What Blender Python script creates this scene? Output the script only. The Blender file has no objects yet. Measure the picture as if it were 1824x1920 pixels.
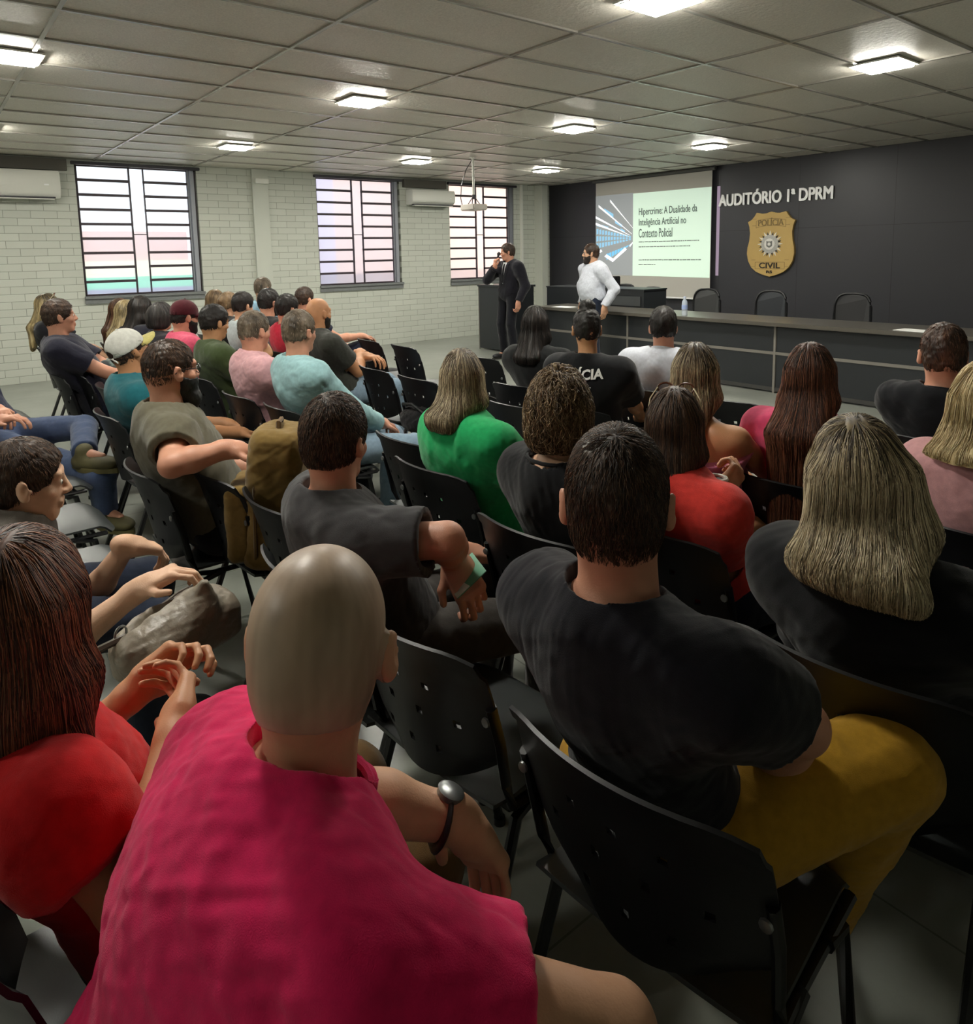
import bpy, bmesh, math, random, time
import numpy as np
from mathutils import Vector, Matrix
T0=time.time()
R_=math.radians
S=bpy.context.scene
COL=S.collection
rng=np.random.default_rng(7); random.seed(7)

# ------------------------------------------------------------------ camera
F_PX,CX,CY=1347.8,911.9,649.5
YAW,PIT,ROLL=R_(51.72),R_(7.43),R_(-1.046)
CAM=np.array([10.63,-10.05,1.53])
_f=np.array([-math.sin(YAW)*math.cos(PIT),math.cos(YAW)*math.cos(PIT),-math.sin(PIT)])
_r=np.array([math.cos(YAW),math.sin(YAW),0.]); _u=np.cross(_r,_f)
c_r=math.cos(ROLL)*_r+math.sin(ROLL)*_u; c_u=-math.sin(ROLL)*_r+math.cos(ROLL)*_u; c_f=_f; c_d=-c_u
def ray(px,py): return c_f+(px-CX)/F_PX*c_r+(py-CY)/F_PX*c_d
def atd(px,py,t): return CAM+ray(px,py)*t
def atz(px,py,z):
    v=ray(px,py); return CAM+v*(z-CAM[2])/v[2]
def raw_yaw(px): return 51.72+math.degrees(math.atan((CX-px)/F_PX))
cd=bpy.data.cameras.new('camera'); cam=bpy.data.objects.new('camera',cd); COL.objects.link(cam)
cam.matrix_world=Matrix(((c_r[0],c_u[0],-c_f[0],CAM[0]),(c_r[1],c_u[1],-c_f[1],CAM[1]),(c_r[2],c_u[2],-c_f[2],CAM[2]),(0,0,0,1)))
cd.sensor_fit='VERTICAL'; cd.sensor_height=24.; cd.lens=F_PX/1920*24.
cd.shift_x=(912-CX)/1920.; cd.shift_y=(CY-960)/1920.
cd.clip_start=.02; cd.clip_end=200
S.camera=cam

# ------------------------------------------------------------------ materials
def lin(c):
    if isinstance(c,str): c=[int(c[i:i+2],16)/255 for i in (0,2,4)]
    return tuple((x/12.92 if x<=.04045 else ((x+.055)/1.055)**2.4) for x in c)+(1.,)
_mats={}
def mat(name,col,rough=.6,spec=.5,metal=0,noise=0,nscale=30,bump=0,bscale=200,sheen=0,emis=None,estr=0,coat=0,coord='Object',stretch=None,trans=0,sss=0):
    if name in _mats: return _mats[name]
    m=bpy.data.materials.new(name); m.use_nodes=True; nt=m.node_tree; b=nt.nodes['Principled BSDF']
    c=lin(col); b.inputs['Base Color'].default_value=c
    b.inputs['Roughness'].default_value=rough; b.inputs['Specular IOR Level'].default_value=spec
    b.inputs['Metallic'].default_value=metal
    if sheen: b.inputs['Sheen Weight'].default_value=sheen
    if coat: b.inputs['Coat Weight'].default_value=coat; b.inputs['Coat Roughness'].default_value=.15
    if trans: b.inputs['Transmission Weight'].default_value=trans
    if emis: b.inputs['Emission Color'].default_value=lin(emis); b.inputs['Emission Strength'].default_value=estr
    tc=nt.nodes.new('ShaderNodeTexCoord'); mp=nt.nodes.new('ShaderNodeMapping'); nt.links.new(tc.outputs[coord],mp.inputs[0])
    if stretch: mp.inputs['Scale'].default_value=stretch
    if noise:
        n=nt.nodes.new('ShaderNodeTexNoise'); n.inputs['Scale'].default_value=nscale; n.inputs['Detail'].default_value=4
        nt.links.new(mp.outputs[0],n.inputs['Vector'])
        r=nt.nodes.new('ShaderNodeValToRGB'); r.color_ramp.elements[0].position=.3; r.color_ramp.elements[1].position=.7
        r.color_ramp.elements[0].color=tuple(x*(1-noise) for x in c[:3])+(1,); r.color_ramp.elements[1].color=tuple(min(1,x*(1+noise)) for x in c[:3])+(1,)
        nt.links.new(n.outputs['Fac'],r.inputs[0]); nt.links.new(r.outputs[0],b.inputs['Base Color'])
    if bump:
        n2=nt.nodes.new('ShaderNodeTexNoise'); n2.inputs['Scale'].default_value=bscale; n2.inputs['Detail'].default_value=3
        nt.links.new(mp.outputs[0],n2.inputs['Vector'])
        bp=nt.nodes.new('ShaderNodeBump'); bp.inputs['Strength'].default_value=bump; bp.inputs['Distance'].default_value=.004
        nt.links.new(n2.outputs['Fac'],bp.inputs['Height']); nt.links.new(bp.outputs[0],b.inputs['Normal'])
    _mats[name]=m; return m
def hair_mat(name,dark,mid,light,rough=.52):
    if name in _mats: return _mats[name]
    m=bpy.data.materials.new(name); m.use_nodes=True; nt=m.node_tree; b=nt.nodes['Principled BSDF']
    a=nt.nodes.new('ShaderNodeAttribute'); a.attribute_name='tint'
    r=nt.nodes.new('ShaderNodeValToRGB'); e=r.color_ramp.elements
    e[0].position=.15; e[0].color=lin(dark); e[1].position=.95; e[1].color=lin(light); k=e.new(.55); k.color=lin(mid)
    nt.links.new(a.outputs['Fac'],r.inputs[0]); nt.links.new(r.outputs[0],b.inputs['Base Color'])
    b.inputs['Roughness'].default_value=rough; b.inputs['Specular IOR Level'].default_value=.45
    _mats[name]=m; return m
def fabric(name,col,rough=.95): return mat('fabric_'+name,col,rough=rough,spec=.15,noise=.10,nscale=60,bump=.25,bscale=700,sheen=.15)
def skin(name,col): return mat('skin_'+name,col,rough=.5,spec=.4,noise=.07,nscale=25,bump=.12,bscale=350)

# ------------------------------------------------------------------ object helpers
def link(name,me,m=None,parent=None,**kw):
    o=bpy.data.objects.new(name,me); COL.objects.link(o)
    if me is not None and m is not None:
        for x in (m if isinstance(m,(list,tuple)) else [m]): me.materials.append(x)
    if parent is not None: o.parent=parent
    for k,v in kw.items(): o[k]=v
    return o
def empty(name,loc,rz=0,**kw):
    o=bpy.data.objects.new(name,None); COL.objects.link(o); o.location=loc; o.rotation_euler=(0,0,R_(rz)); o.empty_display_size=.1
    for k,v in kw.items(): o[k]=v
    return o
class MB:
    def __init__(s): s.v=[];s.f=[];s.mi=[]
    def add(s,vs,fs,mi=0):
        n=len(s.v); s.v+= [tuple(map(float,v)) for v in vs]; s.f+=[tuple(n+i for i in f) for f in fs]; s.mi+=[mi]*len(fs)
    def box(s,lo,hi,mi=0,M=None):
        x0,y0,z0=lo;x1,y1,z1=hi
        vs=[(x0,y0,z0),(x1,y0,z0),(x1,y1,z0),(x0,y1,z0),(x0,y0,z1),(x1,y0,z1),(x1,y1,z1),(x0,y1,z1)]
        if M is not None: vs=[tuple(M@Vector(v)) for v in vs]
        s.add(vs,[(0,3,2,1),(4,5,6,7),(0,1,5,4),(1,2,6,5),(2,3,7,6),(3,0,4,7)],mi)
    def cbox(s,c,h,mi=0,M=None): s.box([c[i]-h[i] for i in range(3)],[c[i]+h[i] for i in range(3)],mi,M)
    def tube(s,pts,r,seg=8,mi=0,closed=False,flat=1.,up=(0,0,1)):
        pts=[Vector(p) for p in pts]; n=len(pts); rings=[]
        rr=r if isinstance(r,(list,tuple)) else [r]*n
        for i,p in enumerate(pts):
            a=pts[i-1] if (i>0 or closed) else p; b=pts[(i+1)%n] if (i<n-1 or closed) else p
            d=(b-a).normalized(); u=Vector(up)
            if abs(d.dot(u))>.95: u=Vector((1,0,0))
            x=d.cross(u).normalized(); y=x.cross(d)
            rings.append([p+x*math.cos(2*math.pi*k/seg)*rr[i]+y*math.sin(2*math.pi*k/seg)*rr[i]*flat for k in range(seg)])
        vs=[v for q in rings for v in q]; fs=[]
        for i in range(n if closed else n-1):
            j=(i+1)%n
            for k in range(seg): fs.append((i*seg+k,i*seg+(k+1)%seg,j*seg+(k+1)%seg,j*seg+k))
        if not closed: fs.append(tuple(range(seg))[::-1]); fs.append(tuple((n-1)*seg+k for k in range(seg)))
        s.add(vs,fs,mi)
    def lathe(s,prof,seg=16,c=(0,0,0),mi=0,M=None):
        vs=[];fs=[];n=len(prof)
        for r,z in prof:
            for k in range(seg):
                v=Vector((c[0]+r*math.cos(2*math.pi*k/seg),c[1]+r*math.sin(2*math.pi*k/seg),c[2]+z)); vs.append(M@v if M is not None else v)
        for i in range(n-1):
            for k in range(seg): fs.append((i*seg+k,i*seg+(k+1)%seg,(i+1)*seg+(k+1)%seg,(i+1)*seg+k))
        fs.append(tuple(range(seg))[::-1]); fs.append(tuple((n-1)*seg+k for k in range(seg)))
        s.add(vs,fs,mi)
    def prism(s,poly,y0,y1,mi=0,axis='y'):
        n=len(poly); vs=[]
        for y in (y0,y1):
            for p in poly: vs.append((p[0],y,p[1]) if axis=='y' else ((y,p[0],p[1]) if axis=='x' else (p[0],p[1],y)))
        s.add(vs,[tuple(range(n)),tuple(range(n,2*n))[::-1]]+[(i,i+n,(i+1)%n+n,(i+1)%n) for i in range(n)],mi)
    def build(s,name,m,parent=None,smooth=False,bevel=0,**kw):
        me=bpy.data.meshes.new(name); me.from_pydata(s.v,[],s.f)
        if any(s.mi): me.polygons.foreach_set('material_index',s.mi)
        bm=bmesh.new(); bm.from_mesh(me); bmesh.ops.recalc_face_normals(bm,faces=bm.faces)
        if bevel: bmesh.ops.bevel(bm,geom=[e for e in bm.edges],offset=bevel,segments=2,affect='EDGES',clamp_overlap=True)
        bm.to_mesh(me); bm.free()
        if smooth:
            me.polygons.foreach_set('use_smooth',[True]*len(me.polygons)); 
            try: me.set_sharp_from_angle(angle=R_(40))
            except Exception: pass
        me.update()
        return link(name,me,m,parent,**kw)
def text_mesh(txt,size,extr=.0,off=0,align='LEFT',space=1.0,res=3):
    cu=bpy.data.curves.new('t','FONT'); cu.body=txt; cu.size=size; cu.extrude=extr; cu.offset=off; cu.align_x=align; cu.space_character=space; cu.resolution_u=res
    o=bpy.data.objects.new('t',cu); COL.objects.link(o); dg=bpy.context.evaluated_depsgraph_get(); dg.update()
    me=bpy.data.meshes.new_from_object(o.evaluated_get(dg)); bpy.data.objects.remove(o); bpy.data.curves.remove(cu); return me
def fit_text(name,txt,box,plane_y,extr,m,parent=None,off=0,axis='y',bold=0,**kw):
    """text mesh stretched into box=(x0,z0,x1,z1) on plane y=plane_y facing -y"""
    me=text_mesh(txt,1,0,off)
    n=len(me.vertices); co=np.zeros(n*3); me.vertices.foreach_get('co',co); co=co.reshape(-1,3)
    lo=co.min(0);hi=co.max(0); x0,z0,x1,z1=box
    X=x0+(co[:,0]-lo[0])/(hi[0]-lo[0])*(x1-x0); Z=z0+(co[:,1]-lo[1])/(hi[1]-lo[1])*(z1-z0)
    co=np.stack([X,np.full(n,plane_y),Z],1); me.vertices.foreach_set('co',co.ravel())
    if extr:
        bm=bmesh.new(); bm.from_mesh(me); r=bmesh.ops.extrude_face_region(bm,geom=bm.faces[:])
        for v in r['geom']:
            if isinstance(v,bmesh.types.BMVert): v.co.y-=extr
        bmesh.ops.recalc_face_normals(bm,faces=bm.faces); bm.to_mesh(me); bm.free()
    if bold:
        bm=bmesh.new()
        for i,(dx,dz) in enumerate(((0,0),(-bold,0),(bold,0),(0,-bold*.7),(0,bold*.7),(-bold,bold*.6),(bold,-bold*.6))):
            k=len(bm.verts); bm.from_mesh(me); bm.verts.ensure_lookup_table()
            for v in bm.verts[k:]: v.co.x+=dx; v.co.z+=dz; v.co.y-=.0002*i
        bm.to_mesh(me); bm.free()
    me.materials.clear(); me.update()
    return link(name,me,m,parent,**kw)
# ------------------------------------------------------------------ implicit surfaces (bodies, clothes, hair)
f4=np.float32
def V3(*a): return np.array(a,float)
def nrm(v): v=np.asarray(v,float); return v/(np.linalg.norm(v)+1e-9)
class Vol:
    def __init__(s,lo,hi,h):
        s.lo=np.array(lo,float); s.h=h; s.n=np.ceil((np.array(hi)-s.lo)/h).astype(int)+1
        s.a=np.full(s.n,.2,f4); s.ax=[(s.lo[i]+np.arange(s.n[i])*h).astype(f4) for i in range(3)]
    def _sub(s,lo,hi):
        i0=np.clip(np.floor((np.array(lo)-s.lo)/s.h).astype(int),0,s.n); i1=np.clip(np.ceil((np.array(hi)-s.lo)/s.h).astype(int)+1,0,s.n)
        sl=tuple(slice(i0[k],i1[k]) for k in range(3))
        return sl,s.ax[0][sl[0]][:,None,None],s.ax[1][sl[1]][None,:,None],s.ax[2][sl[2]][None,None,:]
    def op(s,prim,k=.02,mode='u'):
        lo,hi,fn=prim; m=k+2.5*s.h
        sl,X,Y,Z=s._sub(np.array(lo)-m,np.array(hi)+m)
        A=s.a[sl]
        if A.size==0: return s
        d=fn(X,Y,Z).astype(f4)
        if mode=='s':
            A2=-A; h=np.clip(.5+.5*(A2-d)/k,0,1); s.a[sl]=-(A2*(1-h)+d*h-k*h*(1-h)); return s
        h=np.clip(.5+.5*(A-d)/k,0,1); s.a[sl]=A*(1-h)+d*h-k*h*(1-h)
        return s
    def sub(s,prim,k=.006): return s.op(prim,k,'s')
    def keep(s,fn,k=.004):
        """intersect with half space fn<0 over whole grid"""
        X=s.ax[0][:,None,None];Y=s.ax[1][None,:,None];Z=s.ax[2][None,None,:]
        d=fn(X,Y,Z).astype(f4); s.a=np.maximum(s.a,d); return s
    def sample(s,P):
        q=(np.asarray(P)-s.lo)/s.h; q=np.clip(q,0,s.n-1.001); i=q.astype(int); f=q-i; a=s.a; x,y,z=i.T; r=0
        for dx in (0,1):
            for dy in (0,1):
                for dz in (0,1):
                    w=(f[:,0] if dx else 1-f[:,0])*(f[:,1] if dy else 1-f[:,1])*(f[:,2] if dz else 1-f[:,2])
                    r=r+w*a[x+dx,y+dy,z+dz]
        return r
    def grad(s,P,e=None):
        e=e or s.h; g=np.stack([s.sample(P+d)-s.sample(P-d) for d in np.eye(3)*e],1)
        return g/(np.linalg.norm(g,axis=1,keepdims=True)+1e-9)
    def mesh(s):
        a=s.a; ins=a<0; n=s.n
        c=ins[:-1,:-1,:-1].astype(np.int8)
        tot=np.zeros(np.array(n)-1,np.int8)
        for dx in (0,1):
            for dy in (0,1):
                for dz in (0,1): tot+=ins[dx:n[0]-1+dx,dy:n[1]-1+dy,dz:n[2]-1+dz]
        act=(tot>0)&(tot<8); idx=np.argwhere(act)
        if len(idx)==0: return np.zeros((0,3)),np.zeros((0,4),int)
        vid=np.full(tot.shape,-1,np.int32); vid[act]=np.arange(len(idx))
        cs=[(dx,dy,dz) for dx in (0,1) for dy in (0,1) for dz in (0,1)]
        val={c_:a[idx[:,0]+c_[0],idx[:,1]+c_[1],idx[:,2]+c_[2]] for c_ in cs}
        acc=np.zeros((len(idx),3)); cnt=np.zeros(len(idx))
        for c0 in cs:
            for k in range(3):
                if c0[k]==0:
                    c1=list(c0);c1[k]=1;c1=tuple(c1); v0=val[c0];v1=val[c1]
                    m=(v0<0)!=(v1<0); t=np.where(m,v0/(v0-v1+1e-12*(v0==v1)),0)
                    p=np.tile(np.array(c0,float),(len(idx),1)); p[:,k]=t
                    acc[m]+=p[m]; cnt[m]+=1
        verts=s.lo+(idx+acc/cnt[:,None])*s.h
        faces=[]
        for k in range(3):
            o=[0,0,0];o[k]=1
            A=ins[:n[0]-o[0],:n[1]-o[1],:n[2]-o[2]]; B=ins[o[0]:,o[1]:,o[2]:]
            e=np.argwhere(A!=B); 
            u,v=(k+1)%3,(k+2)%3
            m=(e[:,u]>0)&(e[:,v]>0)&(e[:,u]<n[u]-1)&(e[:,v]<n[v]-1); e=e[m]
            def g(du,dv):
                q=e.copy(); q[:,u]-=du; q[:,v]-=dv; return vid[q[:,0],q[:,1],q[:,2]]
            qd=np.stack([g(1,1),g(0,1),g(0,0),g(1,0)],1)
            fl=A[e[:,0],e[:,1],e[:,2]]
            qd[~fl]=qd[~fl][:,::-1]; faces.append(qd)
        fc=np.concatenate(faces); fc=fc[(fc>=0).all(1)]
        a_=verts[fc[:,0]];b_=verts[fc[:,1]];c_=verts[fc[:,2]]; m_=verts.mean(0)
        if ((a_-m_)*np.cross(b_-m_,c_-m_)).sum()<0: fc=fc[:,::-1]
        return verts,fc
def cap(a,b,ra,rb=None):
    a=np.array(a,float);b=np.array(b,float); rb=ra if rb is None else rb; R=max(ra,rb); d=b-a; L=float(d@d)+1e-9
    def fn(X,Y,Z):
        x=X-f4(a[0]);y=Y-f4(a[1]);z=Z-f4(a[2]); t=np.clip((x*f4(d[0])+y*f4(d[1])+z*f4(d[2]))/f4(L),0,1)
        return np.sqrt((x-t*f4(d[0]))**2+(y-t*f4(d[1]))**2+(z-t*f4(d[2]))**2)-(f4(ra)+t*f4(rb-ra))
    return np.minimum(a,b)-R,np.maximum(a,b)+R,fn
def ell(c,r,M=None):
    """ellipsoid; M rows = local axes in volume space"""
    c=np.array(c,float); r=np.array(r,float); M=np.eye(3) if M is None else np.array(M,float)
    ext=np.sqrt(((M*r[:,None])**2).sum(0))
    def fn(X,Y,Z):
        x=X-f4(c[0]);y=Y-f4(c[1]);z=Z-f4(c[2]); k0=0;k1=0
        for i in range(3):
            l=(x*f4(M[i,0])+y*f4(M[i,1])+z*f4(M[i,2])); k0=k0+(l/f4(r[i]))**2; k1=k1+(l/f4(r[i]**2))**2
        k0=np.sqrt(k0); return k0*(k0-1)/(np.sqrt(k1)+f4(1e-6))
    return c-ext,c+ext,fn
def boxp(c,hs,M=None,rd=.005):
    c=np.array(c,float); hs=np.array(hs,float)-rd; M=np.eye(3) if M is None else np.array(M,float)
    ext=np.abs(M.T)@(hs+rd)
    def fn(X,Y,Z):
        x=X-f4(c[0]);y=Y-f4(c[1]);z=Z-f4(c[2]); o=0;mx=None
        for i in range(3):
            q=np.abs(x*f4(M[i,0])+y*f4(M[i,1])+z*f4(M[i,2]))-f4(hs[i]); o=o+np.maximum(q,0)**2; mx=q if mx is None else np.maximum(mx,q)
        return np.sqrt(o)+np.minimum(mx,0)-f4(rd)
    return c-ext,c+ext,fn
def rotM(yaw=0,pitch=0,roll=0):
    """rows = local x,y,z axes. yaw about z, pitch (nod, + down), roll (tilt)"""
    return np.array((Matrix.Rotation(R_(yaw),3,'Z')@Matrix.Rotation(R_(-pitch),3,'X')@Matrix.Rotation(R_(roll),3,'Y')).transposed())
def wob(P,f,seed=0,o=4):
    r=np.random.default_rng(seed); s=0; amp=1;tot=0
    for k in range(o):
        for j in range(3):
            d=r.normal(size=3); d/=np.linalg.norm(d); s=s+amp*np.sin(P@d*f*(1+.3*j)+r.uniform(0,6.28)+1.5*np.sin(P@r.normal(size=3)*f*.5)); tot+=amp
        f*=2; amp*=.55
    return s/tot*1.6
def np_mesh(name,v,f,tint=None,smooth=True):
    me=bpy.data.meshes.new(name); nf=len(f); k=f.shape[1] if nf else 4
    me.vertices.add(len(v)); me.vertices.foreach_set('co',np.asarray(v,f4).ravel())
    me.loops.add(nf*k); me.loops.foreach_set('vertex_index',np.asarray(f,np.int32).ravel())
    me.polygons.add(nf); me.polygons.foreach_set('loop_start',np.arange(0,nf*k,k,dtype=np.int32)); me.polygons.foreach_set('loop_total',np.full(nf,k,np.int32))
    me.polygons.foreach_set('use_smooth',np.full(nf,smooth))
    if tint is not None:
        at=me.attributes.new('tint','FLOAT','POINT'); at.data.foreach_set('value',np.asarray(tint,f4))
    me.update(calc_edges=True); me.validate(); return me
def vnormals(v,f):
    a=v[f[:,0]];b=v[f[:,1]];c=v[f[:,2]];d=v[f[:,3]]; n=np.cross(c-a,d-b); o=np.zeros_like(v)
    for k in range(4):
        for j in range(3): o[:,j]+=np.bincount(f[:,k],n[:,j],len(v))
    return o/(np.linalg.norm(o,axis=1,keepdims=True)+1e-12)
def vol_obj(name,vol,m,parent,fold=0,ff=22,seed=0,stretch=None,keepf=None,**kw):
    v,f=vol.mesh()
    if len(f)==0: return None
    if fold:
        n=vnormals(v,f); P=v*(np.array(stretch) if stretch else 1.); w=wob(P,ff,seed)
        w=np.sign(w)*np.abs(w)**.8; v=v+n*(w*fold)[:,None]
    return link(name,np_mesh(name,v,f),m,parent,**kw)
def strands(vol,roots,dirfn,steps,step,off,r,rs,curl=0,taper=True,zmin=None):
    """trace hairs over the surface of vol; returns verts, quads, tint"""
    P=roots.copy(); N=len(P); tint=rs.uniform(0,1,N); offs=off*rs.uniform(.2,1.6,N); pts=[]
    ph=rs.uniform(0,6.28,(N,3))
    for i in range(steps):
        g=vol.grad(P); d=vol.sample(P)
        P=P-g*(d-offs*(1 if i else 0))[:,None]*.9
        pts.append(P.copy())
        D=dirfn(P,g,i); D=D/(np.linalg.norm(D,axis=1,keepdims=True)+1e-9)
        if curl: D=D+curl*np.sin(ph+i*np.array([1.1,.9,1.3]))
        if zmin is not None: D=D*np.clip((P[:,2]-zmin-rs.uniform(0,.03,N))/.03,0,1)[:,None]
        P=P+D*step
    pts=np.array(pts)  # steps,N,3
    k=3; ang=np.arange(k)*2*np.pi/k
    V=np.zeros((steps,N,k,3))
    for i in range(steps):
        t=pts[min(i+1,steps-1)]-pts[max(i-1,0)]; t/=np.linalg.norm(t,axis=1,keepdims=True)+1e-9
        u=np.cross(t,np.array([.31,.2,.93])); u/=np.linalg.norm(u,axis=1,keepdims=True)+1e-9; w=np.cross(t,u)
        rr=r*((1-(i/(steps-1))**2*.8) if taper else 1)
        for j in range(k): V[i,:,j]=pts[i]+(u*np.cos(ang[j])+w*np.sin(ang[j]))*rr
    base=(np.arange(steps)[:,None,None]*N+np.arange(N)[None,:,None])*k+np.arange(k)
    a=base[:-1];b=base[1:]; an=np.roll(a,-1,2); bn=np.roll(b,-1,2)
    Q=np.stack([a,an,bn,b],-1).reshape(-1,4)
    return V.reshape(-1,3),Q,np.tile(np.repeat(tint,k),steps)
# ------------------------------------------------------------------ people
def fcap(a,b,ra,rb):
    """capsule cut flat at b"""
    a=np.array(a,float);b=np.array(b,float); d=nrm(b-a); lo,hi,f=cap(a,b+d*.02,ra,rb)
    def fn(X,Y,Z): return np.maximum(f(X,Y,Z),(X-f4(b[0]))*f4(d[0])+(Y-f4(b[1]))*f4(d[1])+(Z-f4(b[2]))*f4(d[2]))
    return lo,hi,fn
def ik(a,c,l1,l2,pole):
    a=np.array(a,float);c=np.array(c,float); d=c-a; D=np.linalg.norm(d)
    if D>(l1+l2)*.995: c=a+d/D*(l1+l2)*.995; d=c-a; D=np.linalg.norm(d)
    D=max(D,abs(l1-l2)+.02); u=d/np.linalg.norm(d); x=(l1*l1-l2*l2+D*D)/(2*D); h=math.sqrt(max(0,l1*l1-x*x))
    p=np.array(pole,float); p=p-u*(p@u); return a+u*x+nrm(p)*h, c
def hand_prims(w,d,n,side,curl,s,spread=.0,thumb=1.):
    """palm, four unequal bent fingers and a thumb; side=+1 right hand (palm down, thumb towards -x)"""
    d=nrm(d); n=np.array(n,float); n=nrm(n-d*(n@d)); lat=np.cross(n,d)*side   # towards the thumb
    out=[(boxp(w+d*.052*s,(.040*s,.046*s,.015*s),[lat,d,n],.012*s),.012),(cap(w-d*.02,w+d*.03*s,.027*s,.030*s),.02)]
    F=[(.030,.094,(.043,.026,.021),.0088),(.010,.099,(.048,.030,.022),.0092),(-.010,.095,(.044,.028,.021),.0087),(-.029,.086,(.034,.021,.019),.0078)]
    for i,(o,b,L,r) in enumerate(F):
        p=w+lat*o*s+d*b*s; a=0; q=w+lat*o*.8*s+d*.06*s; out.append((cap(q,p,.0105*s,.010*s),.006))
        for j,l in enumerate(L):
            a+=curl*(.75,1.0,.7)[j]+(.06*i if j==0 else 0)*curl; dd=(d+lat*spread*(1.5-i)*.22); dd=nrm(dd)*math.cos(a)+n*math.sin(a)
            p2=p+dd*l*s; out.append((cap(p,p2,r*s*(1-.05*j),r*s*(.95-.07*j)),.0025)); p=p2
    p=w+lat*.030*s+d*.026*s+n*.004*s; t1=nrm(d*.62+lat*.72*thumb+n*.25); t2=nrm(d*.9+lat*.25*thumb+n*.35*max(.2,curl)); 
    out.append((cap(w+d*.02*s,p,.016*s,.014*s),.01)); p2=p+t1*.036*s; out.append((cap(p,p2,.0135*s,.0105*s),.005)); out.append((cap(p2,p2+t2*.030*s,.0105*s,.0088*s),.003))
    return out

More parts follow.
